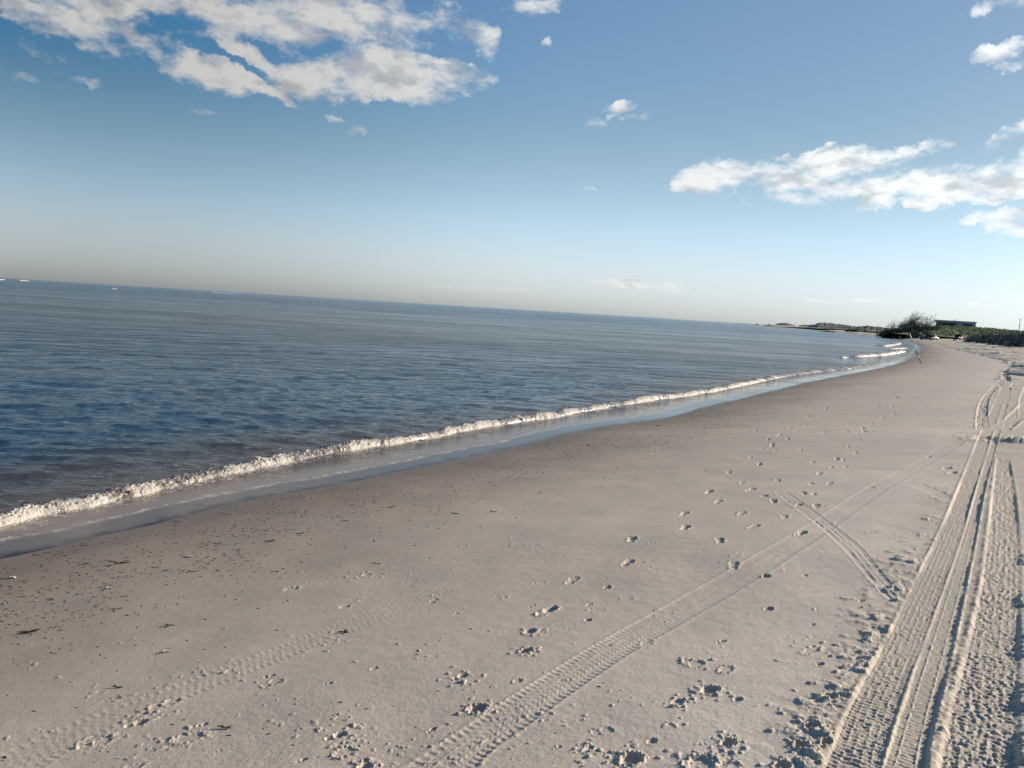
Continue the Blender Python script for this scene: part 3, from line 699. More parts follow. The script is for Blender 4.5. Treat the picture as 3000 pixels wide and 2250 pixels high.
# ---- the little wave that breaks on the sand, and those further along
def foam_mat():
    m = bpy.data.materials.new('breaking_water'); m.use_nodes = True; n = NT(m.node_tree); n.n.clear()
    tc = n.new('ShaderNodeTexCoord').outputs['Object']; s = n.attr('shore'); f = n.attr('foam')
    nn = n.math('ADD', n.math('MULTIPLY', n.noise(tc, 12, 5, .7, dist=1.2), .5), n.math('MULTIPLY', n.noise(tc, 70, 4, .75), .5))
    foam = n.ramp(n.math('ADD', f, n.math('MULTIPLY', n.math('SUBTRACT', nn, .5), 3.4)), .54, .84)
    water_core(n, s, tc, foam, .4); return m
M_FOAM = foam_mat()
def breaker(name, P, hgt, width, seed, fade_in, fade_out, flat_from=None, foamk=1.):
    d = np.linalg.norm(np.diff(P, axis=0), axis=1); L = np.concatenate([[0], np.cumsum(d)])
    us = [0.]
    while us[-1] < L[-1]:
        x = np.interp(us[-1], L, P[:, 0]); y = np.interp(us[-1], L, P[:, 1])
        us.append(us[-1]+max(.006, math.hypot(x, y)*.0011))
    us = np.array(us); cx = np.interp(us, L, P[:, 0]); cy = np.interp(us, L, P[:, 1])
    w_ = 41; kx = np.convolve(np.pad(cx, w_//2, mode='edge'), np.ones(w_)/w_, 'valid'); ky = np.convolve(np.pad(cy, w_//2, mode='edge'), np.ones(w_)/w_, 'valid')
    tx = np.gradient(kx); ty = np.gradient(ky); l = np.hypot(tx, ty); nx, ny = ty/l, -tx/l            # towards the land
    nv = 96
    vv = np.concatenate([np.linspace(-.66, -.42, 22, endpoint=False), np.linspace(-.42, .16, nv-22)])
    U, Vv = np.meshgrid(us, vv, indexing='ij')
    a_ = fbm(us*.55, us*0+3.3, seed, 3); am = hgt*(.85+.75*a_)
    env = np.clip(us/fade_in, 0, 1)*np.clip((us[-1]-us)/fade_out, 0, 1); env = env**.7
    fl = np.zeros_like(us) if flat_from is None else sstep(flat_from[0], flat_from[1], us)
    wob = .07*pn(us*.8, us*0+1.1, seed+9)+.05*pn(us*2.6, us*0+2.1, seed+5)+.025*pn(us*8, us*0+5, seed+6)
    crest = -.14-.22*fl+.05*pn(us*1.7, us*0, seed+2)
    t = (Vv-crest[:, None])
    back = np.where(t < 0, np.exp(-(t/.23)**2), 0); front = np.where(t >= 0, np.sqrt(np.clip(1-(t/(-crest[:, None]+.03))**2, 0, 1)), 0)
    prof = back+front
    big = fbm(U*7, Vv*7, seed+20, 2); med = 1-np.abs(pn(U*19, Vv*19+U*2, seed+22))*2; sm = 1-np.abs(pn(U*48, Vv*48, seed+24))*2
    tumble = sstep(-.38, -.05, t)*(1-.75*fl[:, None])
    bump = (.30*big+.22*(med-.5)+.12*(sm-.5))*tumble*np.clip(prof*2.5, 0, 1)
    bump = bump*.62
    z = am[:, None]*(prof*(1-.5*fl[:, None])+bump)*env[:, None]
    z = z-.03*(1-env[:, None])-.03*sstep(-.5, -.66, Vv)-.018*sstep(.06, .16, Vv)
    off = (Vv*width+wob[:, None]*width+.5*am[:, None]*bump*1.2)
    sag = .010*(pn(U*30, Vv*30, seed+30))*tumble
    xs = cx[:, None]+nx[:, None]*off; ys = cy[:, None]+ny[:, None]*off
    foam = sstep(-.10, .09, t+.10*a_[:, None]+.14*big)*(.75+.5*np.clip(a_[:, None]+.4, 0, 1))*foamk
    foam = foam*(.55+.6*np.clip(.5+1.6*pn(U*1.9, Vv*1.2, seed+50), 0, 1.2))
    foam = foam*(.45+.75*env[:, None])*sstep(.16, .08, Vv)
    foam = foam*(1-.35*fl[:, None])
    vi = np.arange(U.size).reshape(U.shape)
    F = np.stack([vi[:-1, :-1], vi[1:, :-1], vi[1:, 1:], vi[:-1, 1:]], -1).reshape(-1, 4)
    sA = np.full(U.shape, -1.04)
    me = npmesh(name, np.stack([xs.ravel(), ys.ravel(), (z+sag+.006).ravel()], 1), F, {'shore': sA.ravel(), 'foam': foam.ravel()})
    return tag(link(name, me, M_FOAM), kind='structure')
bl = np.concatenate([[0], np.cumsum(np.linalg.norm(np.diff(BP, axis=0), axis=1))])
breaker('breaking_wave', BP, .125, 1.0, 5, 1., 12., (bl[-1]*.45, bl[-1]*.6))
def pline(L): return smooth_poly([plane(*q) for q in L], 2)
breaker('breaking_wave', pline([(2500,1047),(2540,1045),(2590,1042),(2625,1037),(2655,1029)]), .24, 2.2, 41, 3., 4., None, 1.2)
breaker('breaking_wave', pline([(2590,1016),(2605,1014),(2620,1012),(2640,1007)]), .26, 3.6, 43, 3., 4., None, 1.3)
breaker('breaking_wave', pline([(2610,1023),(2630,1022.5),(2664,1020)]), .12, 1.4, 47, 3., 4., None, 1.2)
breaker('breaking_wave', pline([(2463,1050),(2480,1048),(2500,1048)]), .10, 1.0, 49, 2., 2., None, 1.)
# bright crests on the bar near the horizon
for (a, b, h, sd0) in [((-60,819.6),(14,820.6),1.5,1),((58,822.8),(84,823.6),1.4,2),((328,846.5),(346,847),.8,3),((240,857),(265,858.4),.35,4),((364,849.4),(371,849.8),.6,5),((620,857),(690,860.5),.8,6),((960,874.5),(990,876.5),.8,7),((2290,957.9),(2310,959.3),.8,8),((2352,961.4),(2364,962.4),.8,9),((2418,970.5),(2452,973.5),.9,10),((2488,979),(2530,985),.4,11)]:
    P = np.array([plane(a[0]+(b[0]-a[0])*t, a[1]+(b[1]-a[1])*t) for t in np.linspace(0, 1, 6)])
    breaker('breaking_wave', P, h*(.6 if sd0 < 3 else .3), h*4, 60+sd0, 2., 2., None, 1.5 if sd0 < 3 else 1.05)
print('waves', time.time()-T0)
#@@OBJECTS
# ------------------------------------------------------------------ materials for things
def mat(name, col, rough=.6, spec=.3, metal=0., var=0., scale=8., col2=None, trans=0., bump=0.):
    m = bpy.data.materials.new(name); m.use_nodes = True; n = NT(m.node_tree); p = n.n['Principled BSDF']
    tc = n.new('ShaderNodeTexCoord').outputs['Object']
    nz = n.noise(tc, scale, 4, .6)
    c2 = col2 if col2 else tuple(min(1, c*(1+var)) for c in col)
    c1 = col if col2 else tuple(c*(1-var) for c in col)
    n.l.new(n.mix(n.ramp(nz, .35, .65), (*c1, 1), (*c2, 1)), p.inputs['Base Color'])
    p.inputs['Roughness'].default_value = rough; p.inputs['Specular IOR Level'].default_value = spec; p.inputs['Metallic'].default_value = metal
    if bump:
        b = n.new('ShaderNodeBump'); b.inputs['Distance'].default_value = bump; n.l.new(nz, b.inputs['Height']); n.l.new(b.outputs[0], p.inputs['Normal'])
    return m
class MB:
    """collects shapes, then links them as one mesh object"""
    def __init__(s): s.V = []; s.F = []
    def add(s, V, F):
        o = len(s.V); s.V += [tuple(v) for v in V]; s.F += [tuple(i+o for i in f) for f in F]
    def box(s, lo, hi):
        x0, y0, z0 = lo; x1, y1, z1 = hi
        s.add([(x0,y0,z0),(x1,y0,z0),(x1,y1,z0),(x0,y1,z0),(x0,y0,z1),(x1,y0,z1),(x1,y1,z1),(x0,y1,z1)],
              [(0,3,2,1),(4,5,6,7),(0,1,5,4),(1,2,6,5),(2,3,7,6),(3,0,4,7)])
    def tube(s, P, R, k=6, caps=True):
        P = [Vector(p) for p in P]; o = len(s.V); u = None
        for i, p in enumerate(P):
            d = (P[min(i+1, len(P)-1)]-P[max(i-1, 0)]).normalized()
            if u is None: u = d.orthogonal().normalized()
            else: u = (u-d*u.dot(d)).normalized()
            w = d.cross(u); r_ = R[i] if hasattr(R, '__len__') else R
            for j in range(k):
                a = 2*math.pi*j/k; s.V.append(tuple(p+(u*math.cos(a)+w*math.sin(a))*r_))
        for i in range(len(P)-1):
            for j in range(k):
                a = o+i*k+j; b = o+i*k+(j+1) % k; s.F.append((a, b, b+k, a+k))
        if caps:
            s.F.append(tuple(o+j for j in range(k))[::-1]); e = o+(len(P)-1)*k; s.F.append(tuple(e+j for j in range(k)))
    def ell(s, c, r, k=10, h=6, f=None):
        o = len(s.V)
        for i in range(h+1):
            t = math.pi*i/h
            for j in range(k):
                a = 2*math.pi*j/k
                q = Vector((math.sin(t)*math.cos(a), math.sin(t)*math.sin(a), math.cos(t)))
                g = f(q) if f else 1
                s.V.append((c[0]+q.x*r[0]*g, c[1]+q.y*r[1]*g, c[2]+q.z*r[2]*g))
        for i in range(h):
            for j in range(k):
                a = o+i*k+j; b = o+i*k+(j+1) % k; s.F.append((a, a+k, b+k, b))
    def build(s, name, m, parent=None, smooth=True, bevel=0):
        me = bpy.data.meshes.new(name); me.from_pydata(s.V, [], s.F); me.validate()
        if bevel:
            b = bmesh.new(); b.from_mesh(me); bmesh.ops.bevel(b, geom=b.edges[:], offset=bevel, segments=2, affect='EDGES'); b.to_mesh(me); b.free()
        if smooth: me.polygons.foreach_set('use_smooth', [True]*len(me.polygons))
        me.update(); return link(name, me, m, parent)
def copy_tree(o, parent=None):
    c = o.copy(); COL.objects.link(c); c.parent = parent
    for ch in [x for x in bpy.data.objects if x.parent == o]: copy_tree(ch, c)
    return c
def leaves(name, centers, sizes, mt, parent=None, aspect=.5, up=0.):
    """many small leaf faces"""
    N = len(centers); C = np.array(centers, float); sz_ = np.array(sizes, float)[:, None]
    a = rng.normal(size=(N, 3)); a[:, 2] += up; a /= np.linalg.norm(a, axis=1)[:, None]
    b = np.cross(a, rng.normal(size=(N, 3))); b /= np.linalg.norm(b, axis=1)[:, None]
    V = np.stack([C-a*sz_-b*sz_*aspect*.3, C+b*sz_*aspect-a*sz_*.1, C+a*sz_, C-b*sz_*aspect], 1).reshape(-1, 3)
    F = np.arange(4*N).reshape(-1, 4)
    return link(name, npmesh(name, V, F, smooth=False), mt, parent)
def in_lumps(N, lumps):
    """points spread mostly near the surface of a set of ellipsoid lumps"""
    L = np.array(lumps, float); vol = L[:, 3]*L[:, 4]*L[:, 5]; idx = rng.choice(len(L), N, p=vol/vol.sum())
    q = rng.normal(size=(N, 3)); q /= np.linalg.norm(q, axis=1)[:, None]; q *= (rng.random(N)**.38)[:, None]
    q *= (1+.25*rng.normal(size=N))[:, None].clip(.4, 1.5)
    P = L[idx, :3]+q*L[idx, 3:6]; return P[P[:, 2] > .02]

M = dict(
 bark=mat('grey_bark', (.085, .07, .06), .9, .1, var=.3, scale=3), twig=mat('bare_twigs', (.17, .15, .14), .9, .1, var=.3, scale=2),
 dark=mat('dark_foliage', (.075, .11, .085), .8, .15, col2=(.15, .19, .125), scale=.8), bush=mat('haze_paled_foliage', (.18, .205, .19), .8, .15, col2=(.27, .28, .235), scale=.7),  # both foliage colours lifted paler, the veil of distant haze painted in
 green=mat('bright_foliage', (.14, .20, .085), .8, .15, col2=(.25, .30, .14), scale=.9), grass=mat('dune_grass', (.22, .26, .12), .85, .1, col2=(.42, .40, .24), scale=.25),
 duneg=mat('dune_soil', (.24, .25, .14), .95, .05, col2=(.45, .40, .28), scale=.12), wall=mat('weathered_panels', (.27, .32, .35), .7, .2, var=.15, scale=2),
 trim=mat('white_trim', (.75, .76, .76), .5, .3, var=.05), roof=mat('grey_shingles', (.34, .34, .34), .85, .15, var=.15, scale=6), glass=mat('dark_glass', (.015, .02, .025), .35, .25),
 rock=mat('wet_rock', (.03, .032, .035), .5, .5, var=.4, scale=3, bump=.1), blackp=mat('black_rubber', (.012, .012, .012), .7, .2),
 alloy=mat('grey_wheel', (.35, .35, .36), .35, .5, metal=.6), carA=mat('dark_teal_paint', (.015, .035, .045), .25, .6), carB=mat('grey_paint', (.05, .065, .08), .3, .5),
 red=mat('red_orange_paint', (.50, .07, .035), .4, .5), lamp=mat('clear_lamp', (.85, .85, .85), .15, .7), tail=mat('red_lamp', (.4, .01, .01), .2, .6),
 pale=mat('pale_and_sunlit_rod', (.82, .82, .80), .35, .5), graph=mat('dark_rod', (.03, .032, .036), .4, .5), metal=mat('bright_metal', (.75, .75, .75), .25, .5, metal=.8),
 skinA=mat('tan_skin', (.38, .22, .15), .6), skinB=mat('brown_skin', (.16, .085, .055), .6), hair=mat('dark_hair', (.02, .015, .012), .7),
 weed=mat('dry_seaweed', (.035, .026, .020), .85, .15, col2=(.08, .06, .04), scale=30), weedg=mat('green_seaweed', (.05, .07, .02), .8, .2, var=.3, scale=30),
 shell=mat('pale_shell', (.62, .56, .50), .5, .4, var=.15, scale=60), stick=mat('driftwood', (.14, .10, .075), .9, .1, var=.3, scale=5), wrack=mat('rusty_wrack', (.13, .065, .045), .9, .1, var=.35, scale=3))

# ------------------------------------------------------------------ dunes
def hx(px): return 812.8+.0612*px
def ridge(name, pts, front, back, m, base=2.35, seed=0, rough=.5, kind='structure'):
    """pts: (pixel column, top pixel row, distance of the crest)"""
    P = np.array(pts, float); cols = np.linspace(P[0, 0], P[-1, 0], 260)
    top = np.interp(cols, P[:, 0], P[:, 1]); ds = np.interp(cols, P[:, 0], P[:, 2])
    vs = np.linspace(-1, 1, 44); V = []
    z0 = np.array([upz(c, t, d) for c, t, d in zip(cols, top, ds)])
    dirs = np.array([azpt(c, 1.) for c in cols])
    dd = ds[:, None]+np.where(vs < 0, vs*front, vs*back)[None, :]
    x = dirs[:, :1]*dd; y = dirs[:, 1:]*dd
    shp = np.where(vs < 0, (1-np.abs(vs)**1.5), (1-np.abs(vs)**1.6))[None, :]
    z = base-.25+(z0[:, None]-base)*shp*(1+.06*fbm(x*.06, y*.06, seed, 3)) + rough*fbm(x*.11, y*.11, seed+3, 4)*shp
    z = z-np.maximum(0, z[:, :]-(z0[:, None]+.6)) 
    vi = np.arange(x.size).reshape(x.shape)
    F = np.stack([vi[:-1, :-1], vi[1:, :-1], vi[1:, 1:], vi[:-1, 1:]], -1).reshape(-1, 4)
    o = link(name, npmesh(name, np.stack([x.ravel(), y.ravel(), z.ravel()], 1), F), m); tag(o, kind=kind)
    return o, x, y, z
o, hx_, hy_, hz_ = ridge('green_dune', [(2585,983,450),(2610,977,450),(2660,965,440),(2735,956,420),(2800,958,410),(2860,960,400),(2905,964,380),(2950,969,350),(3000,973,330),(3100,977,320),(3400,985,320)], 105, 60, M['duneg'], seed=5, rough=.7)
_, fx_, fy_, fz_ = ridge('far_dune', [(2262,954,1400),(2278,948.5,1350),(2290,946.3,1300),(2305,947,1250),(2325,953,1200),(2334,956,1150),(2350,952.5,1100),(2370,953,1050),(2388,951,1000),(2395,946.5,950),(2415,946,930),(2440,948,900),(2480,954,850),(2505,958,800),(2520,957.5,760),(2540,956,720),(2575,960,680),(2640,968,620)], 120, 160, M['duneg'], base=2.45, seed=8, rough=.5)
# grass and low scrub that covers both dunes
def cover(x, y, z, N, size, mt, name, label, zmin=2.6):
    i = rng.integers(0, x.shape[0]-1, N); j = rng.integers(0, x.shape[1]-1, N); f, g = rng.random(N), rng.random(N)
    lerp = lambda A: (A[i, j]*(1-f)+A[i+1, j]*f)*(1-g)+(A[i, j+1]*(1-f)+A[i+1, j+1]*f)*g
    P = np.stack([lerp(x), lerp(y), lerp(z)], 1); P[:, 2] += size*.4
    keepm = (P[:, 2] > zmin) & (fbm(P[:, 0]*.08, P[:, 1]*.08, 77, 3) > -.22)
    P = P[keepm]
    o = leaves(name, P, rng.uniform(.5, 1.5, len(P))*size, mt, None, .35, up=1.4)
    return tag(o, label, 'grass', kind='stuff')
cover(hx_, hy_, hz_, 16000, .55, M['grass'], 'dune_grass', 'yellow green grass covering the dune behind the parked vehicles')
cover(hx_, hy_, hz_, 5000, .6, M['green'], 'low_scrub', 'low green scrub spread over the dune in front of the flat roofed building')
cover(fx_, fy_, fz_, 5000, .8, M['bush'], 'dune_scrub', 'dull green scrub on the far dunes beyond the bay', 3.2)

# ------------------------------------------------------------------ building on the green dune
bd = 432.
pL, pR_ = azpt(2738, bd), azpt(2853.5, bd); wv = pR_-pL; bw = float(np.linalg.norm(wv)); brz = math.atan2(wv[1], wv[0])
zt = upz(2738, 938.2, bd)
b_ = empty('beach_building', (pL[0], pL[1], 4.5), brz)
tag(b_, 'long flat roofed blue grey building on top of the green dune', 'building')
H_ = zt-4.5
w = MB(); w.box((0, 0, 0), (bw, 9, H_-.35)); w.build('wall', M['wall'], b_, False)
w = MB(); w.box((-.35, -.5, H_-.35), (bw+.35, 9.4, H_)); w.build('roof', M['wall'], b_, False)
w = MB(); w.box((-.45, -.6, H_), (bw+.45, 9.5, H_+.3)); w.build('roof_edge', M['trim'], b_, False)
w = MB(); w.box((bw+.004, -.3, 0), (bw+.22, .2, H_-.36)); w.build('corner_trim', M['trim'], b_, False)
for k in range(7):
    x0 = 1.2+k*(bw-2.4)/7
    w = MB(); w.box((x0, -.09, H_-2.1), (x0+1.9, -.02, H_-1.0)); wn_ = w.build('window', M['glass'], b_, False)
    w = MB(); w.box((x0-.08, -.14, H_-2.22), (x0+1.98, -.095, H_-2.11)); w.build('sill', M['roof'], wn_, False)
gx0 = bw*.435; gx1 = bw*.80; gm = bw*.60
w = MB(); w.add([(gx0, -.6, H_-2.6), (gx1, -.6, H_-2.6), (gm, -4.2, H_-.55), (gx0, -8, H_-2.6), (gx1, -8, H_-2.6)], [(0, 1, 2), (1, 4, 2), (4, 3, 2), (3, 0, 2), (0, 3, 4, 1)])
w.build('porch_roof', M['roof'], b_, False)
w = MB()
for x0 in (gx0+.4, gx1-.6):
    w = MB(); w.box((x0, -7.6, 0), (x0+.25, -7.35, H_-2.6)); w.build('porch_post', M['trim'], b_, False)
w = MB(); w.tube([(bw*.475, 3, H_), (bw*.475, 3, H_+.7)], .16, 8); w.ell((bw*.475, 3, H_+.8), (.28, .28, .16)); w.build('roof_vent', M['blackp'], b_)

# ------------------------------------------------------------------ trees and shrubs
def branches(mb, p, d, L, r_, depth, lean, spread=.55, tips=None):
    n_ = 4; P = [Vector(p)]; D = Vector(d).normalized()
    for i in range(n_):
        D = (D+Vector((random.gauss(0, .14), random.gauss(0, .14), random.gauss(0, .10)))+Vector(lean)*.10).normalized()
        P.append(P[-1]+D*L/n_)
    mb.tube(P, [r_*(1-.6*i/n_) for i in range(n_+1)], 4 if depth < 2 else 5, False)
    if depth == 0:
        if tips is not None: tips.append(tuple(P[-1])); tips.append(tuple(P[-2]))
        return
    for k in range(random.randint(3, 5)):
        i = random.randint(1, n_)
        Dn = (D+Vector((random.gauss(0, spread), random.gauss(0, spread), random.gauss(.1, spread*.7)))).normalized()
        branches(mb, P[i], Dn, L*random.uniform(.45, .72), r_*.5, depth-1, lean, spread, tips)
def far_base(px, dist): 
    p = azpt(px, dist); return (p[0], p[1], gzat(p[0], p[1])-.1)
def shrub(px, dist, wpx, ytop, label, kind='dense', leafm='dark', group=None, lean=(.9, 0, 0), name='shrub', cat='shrub', zb=None, nl=2600, depth=2, stems=16, lsz=.22, fill=0.):
    b = far_base(px, dist); zb = b[2] if zb is None else zb
    Wd = wpx/FPX*dist*1.02; Ht = upz(px, ytop, dist)-zb
    e = empty(name, (b[0], b[1], zb), -math.atan2(b[0], b[1])); tag(e, label, cat, group)
    mb = MB(); tips = []
    for k in range(stems):
        x0 = random.uniform(-.42, .42)*Wd; hh = Ht*random.uniform(.55, 1.)*(1-.35*abs(2*x0/Wd)**2)
        branches(mb, (x0*.8, random.uniform(-.2, .2)*Wd, -.02), (lean[0]*random.uniform(.2, 1), 0, 1), hh*.62, .05+.012*Ht, depth, lean, .5, tips)
    V = np.array(mb.V); zm = np.percentile(V[:, 2], 99.3); f = Ht/zm; xm = np.percentile(np.abs(V[:, 0]), 98)
    V[:, 2] *= f; V[:, 0] *= min(1.6, (Wd/2)/xm); mb.V = [tuple(v) for v in V]
    mb.build('branches', M['twig'] if kind != 'dense' else M['bark'], e, False)
    T = np.array(tips); T[:, 2] *= f; T[:, 0] *= min(1.6, (Wd/2)/xm)
    if kind == 'dense':
        lumps = []
        for k in range(26):
            x0 = random.uniform(-.5, .5)*Wd; top = Ht*(1-.75*abs(2*x0/Wd)**2.2)*random.uniform(.55, .92)
            rr = random.uniform(.10, .17)*Wd
            lumps.append((x0, random.uniform(-.22, .22)*Wd, top*.5, rr, rr, top*.52))
        P = in_lumps(nl, lumps); leaves('crown', P, rng.uniform(.6, 1.5, len(P))*lsz, M[leafm], e, .55)
    else:
        idx = rng.integers(0, len(T), nl//3); P = T[idx]+rng.normal(0, .22, (len(idx), 3)); P = P[P[:, 2] > 0]
        if fill:
            L_ = [(x0*Wd, random.uniform(-.15, .15)*Wd, Ht*fill*.45*(1-.9*abs(2*x0)**2.5), Wd*.15, Wd*.15, Ht*fill*.5*(1-.9*abs(2*x0)**2.5)) for x0 in np.linspace(-.42, .42, 12)]
            P = np.vstack([P, in_lumps(nl//2, L_)])
        leaves('crown', P, rng.uniform(.5, 1.2, len(P))*.19, M[leafm], e, .4)
    return e
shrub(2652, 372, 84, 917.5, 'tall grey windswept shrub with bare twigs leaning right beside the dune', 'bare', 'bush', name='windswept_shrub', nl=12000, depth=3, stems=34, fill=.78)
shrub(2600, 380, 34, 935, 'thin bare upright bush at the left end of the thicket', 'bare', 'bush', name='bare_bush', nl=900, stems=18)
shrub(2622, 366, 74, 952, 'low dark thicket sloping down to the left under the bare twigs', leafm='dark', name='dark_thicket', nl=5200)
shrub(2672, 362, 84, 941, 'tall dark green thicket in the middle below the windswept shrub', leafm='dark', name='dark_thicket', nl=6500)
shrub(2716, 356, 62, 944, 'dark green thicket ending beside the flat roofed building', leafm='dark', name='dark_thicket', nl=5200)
shrub(2712, 368, 60, 927.5, 'spiky tree with ragged clumps of leaves leaning right above the thicket', 'bare', 'dark', name='spiky_tree', cat='tree', nl=6500, stems=14, depth=2, fill=.7)
shrub(2567, 470, 12, 952.5, 'small lone bush left of the thicket on the beach edge', 'bare', 'dark', name='lone_bush', nl=500, stems=5)
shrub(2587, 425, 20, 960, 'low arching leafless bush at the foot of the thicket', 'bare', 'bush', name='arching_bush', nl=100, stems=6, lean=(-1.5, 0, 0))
shrub(2678, 330, 28, 963, 'pale green clump of beach grass below the thicket', leafm='green', name='grass_clump', cat='grass clump', nl=1600)
shrub(2717, 330, 34, 965, 'green clump of beach grass behind the dark car', leafm='green', name='grass_clump', cat='grass clump', nl=1600)
for k, (px, dist, wpx, yt, lab) in enumerate([
  (2862, 215, 46, 973, 'low blue green shrub nearest the red off-road vehicle'), (2896, 190, 50, 969.5, 'second blue green shrub right of the red off-road vehicle'),
  (2930, 170, 52, 968.5, 'middle blue green shrub of the row on the right'), (2964, 156, 56, 968, 'large blue green shrub with bare twigs behind its top'),
  (2998, 148, 60, 966, 'blue green shrub at the right edge of the photo'), (3060, 142, 70, 968, 'shrub just outside the right edge'), (3130, 138, 80, 970, 'shrub further outside the right edge')]):
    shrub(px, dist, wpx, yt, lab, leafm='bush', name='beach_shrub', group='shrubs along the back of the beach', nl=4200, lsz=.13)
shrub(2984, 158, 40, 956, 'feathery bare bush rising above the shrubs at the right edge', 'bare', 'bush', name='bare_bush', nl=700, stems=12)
b = far_base(2981, 157); e = empty('dead_stalk', b); tag(e, 'tall thin dead stalk above the bushes at the right edge', 'dead tree')
zt2 = upz(2981, 934, 157)-b[2]
w = MB(); w.tube([(0, 0, 0), (.04, 0, zt2*.5), (.04, 0, zt2)], [.07, .06, .025], 6)
w.build('trunk', M['bark'], e)
w = MB()
for k in range(16):
    z_ = zt2*random.uniform(.45, .97); a = random.uniform(0, 6.28); q = random.uniform(.15, .5)
    w.tube([(.04, 0, z_), (.04+math.cos(a)*q, math.sin(a)*q, z_+q*.9)], [.02, .008], 4, False)
w.build('twigs', M['twig'], e)
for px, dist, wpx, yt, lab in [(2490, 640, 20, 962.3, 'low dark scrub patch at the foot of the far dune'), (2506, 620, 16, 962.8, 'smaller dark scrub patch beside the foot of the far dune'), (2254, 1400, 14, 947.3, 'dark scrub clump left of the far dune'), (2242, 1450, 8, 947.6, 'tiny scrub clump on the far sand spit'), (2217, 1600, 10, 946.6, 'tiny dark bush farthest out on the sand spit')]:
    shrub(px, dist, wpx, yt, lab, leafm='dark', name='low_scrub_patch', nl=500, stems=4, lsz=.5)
p = far_base(2329.6, 1180); w = MB(); zz = upz(2329.6, 945.5, 1180)-p[2]; w.tube([(0, 0, 0), (0, 0, zz)], [.16, .10], 6); w.ell((0, 0, zz), (.2, .2, .2), 6, 4)
o = w.build('pole', M['stick']); o.location = p; tag(o, 'thin tall pole standing on the far beach by the low dune', 'pole')

# ------------------------------------------------------------------ vehicles
def wheel(parent, x, y, r_, wd):
    w = MB(); w.tube([(x, y-wd/2, r_), (x, y+wd/2, r_)], r_, 20); wh = w.build('wheel', M['blackp'], parent, False)
    w = MB(); sgn = 1 if y > 0 else -1
    w.tube([(x, y+sgn*(wd/2-.04), r_), (x, y+sgn*(wd/2+.015), r_)], r_*.62, 16)
    w.build('rim', M['alloy'], wh, False)
def lofted(mb, secs):
    """secs: (x, half width bottom, half width top, z bottom, z top)"""
    o = len(mb.V); k = 10
    for (x, wb, wt, z0, z1) in secs:
        ring = [(x,-wb*.92,z0),(x,-wb,z0+(z1-z0)*.25),(x,-wb,z0+(z1-z0)*.6),(x,-wt,z1-(z1-z0)*.06),(x,-wt*.9,z1),(x,wt*.9,z1),(x,wt,z1-(z1-z0)*.06),(x,wb,z0+(z1-z0)*.6),(x,wb,z0+(z1-z0)*.25),(x,wb*.92,z0)]
        mb.V += ring
    for i in range(len(secs)-1):
        for j in range(k):
            a = o+i*k+j; b = o+i*k+(j+1) % k; mb.F.append((a, a+k, b+k, b))
    mb.F.append(tuple(o+j for j in range(k))); e_ = o+(len(secs)-1)*k; mb.F.append(tuple(e_+j for j in range(k))[::-1])
def car(px, dist, heading, paint, label, suv=True):
    b = far_base(px, dist); e = empty('parked_car', (b[0], b[1], b[2]+.1), heading); tag(e, label, 'car', 'cars parked below the green dune')
    h1, h2 = (1.05, 1.78) if suv else (.92, 1.46)
    w = MB(); lofted(w, [(2.32, .70, .62, .42, .72), (2.2, .85, .78, .32, .90), (1.3, .92, .84, .30, h1-.03), (.8, .92, .86, .30, h1), (-1.9, .92, .86, .30, h1), (-2.25, .88, .82, .34, h1-.04), (-2.35, .80, .75, .42, .85)]); w.build('body', M[paint], e)
    w = MB()
    if suv: lofted(w, [(.95, .80, .74, h1-.02, h1+.02), (.28, .82, .66, h1-.02, h2-.06), (0, .82, .66, h1-.02, h2), (-1.7, .82, .66, h1-.02, h2-.02), (-2.12, .80, .66, h1-.02, h1+.35)])
    else: lofted(w, [(.85, .80, .74, h1-.02, h1+.02), (.1, .80, .60, h1-.02, h2-.04), (-.9, .80, .60, h1-.02, h2), (-1.8, .80, .70, h1-.02, h1+.05)])
    cb = w.build('cabin', M['glass'], e)
    w = MB(); xr = (.22, -1.75) if suv else (.05, -1.05)
    w.box((xr[1], -.62, h2-.045), (xr[0], .62, h2+.02)); w.build('roof', M[paint], e, False, .015)
    for y in (-.70, .70):
        w = MB(); w.tube([(-.55, y*1.13, h1-.03), (-.60, y*.93, h2-.02)], .045, 6); w.build('pillar', M[paint], e)
    for x in (1.42, -1.42):
        for y in (-.84, .84): wheel(e, x, y, .36, .22)
    for y in (-.62, .62):
        w = MB(); w.ell((2.27, y, .76), (.09, .17, .09)); w.build('headlight', M['lamp'], e)
        w = MB(); w.ell((-2.32, y*1.05, .88), (.06, .13, .13)); w.build('taillight', M['tail'], e)
    w = MB(); w.box((2.24, -.78, .38), (2.40, .78, .56)); w.build('bumper', M['blackp'], e, False, .03)
    for y in (-1, 1):
        w = MB(); w.ell((.72, y*.98, h1+.08), (.07, .10, .08)); w.build('mirror', M[paint], e)
    return e
car(2716, 284, math.radians(180-12), 'carA', 'dark teal car parked below the thicket facing left, partly behind the grey car', True)
car(2731, 276, math.radians(180+28), 'carB', 'grey rounded car parked in front of the dark teal car', False)
b = far_base(2808, 262); e = empty('off_road_vehicle', (b[0], b[1], b[2]+.12), math.radians(180+48)); tag(e, 'open topped off-road vehicle with orange red side and pale hood below the green dune', 'off-road vehicle')
w = MB(); lofted(w, [(1.95, .70, .66, .50, .95), (1.8, .72, .68, .45, 1.08), (.65, .76, .72, .45, 1.14)]); w.build('hood', M['carB'], e)
w = MB(); lofted(w, [(.65, .80, .78, .42, 1.14), (.2, .84, .82, .42, 1.05), (-1.6, .84, .82, .42, 1.10), (-1.8, .80, .78, .5, 1.05)]); w.build('body', M['red'], e)
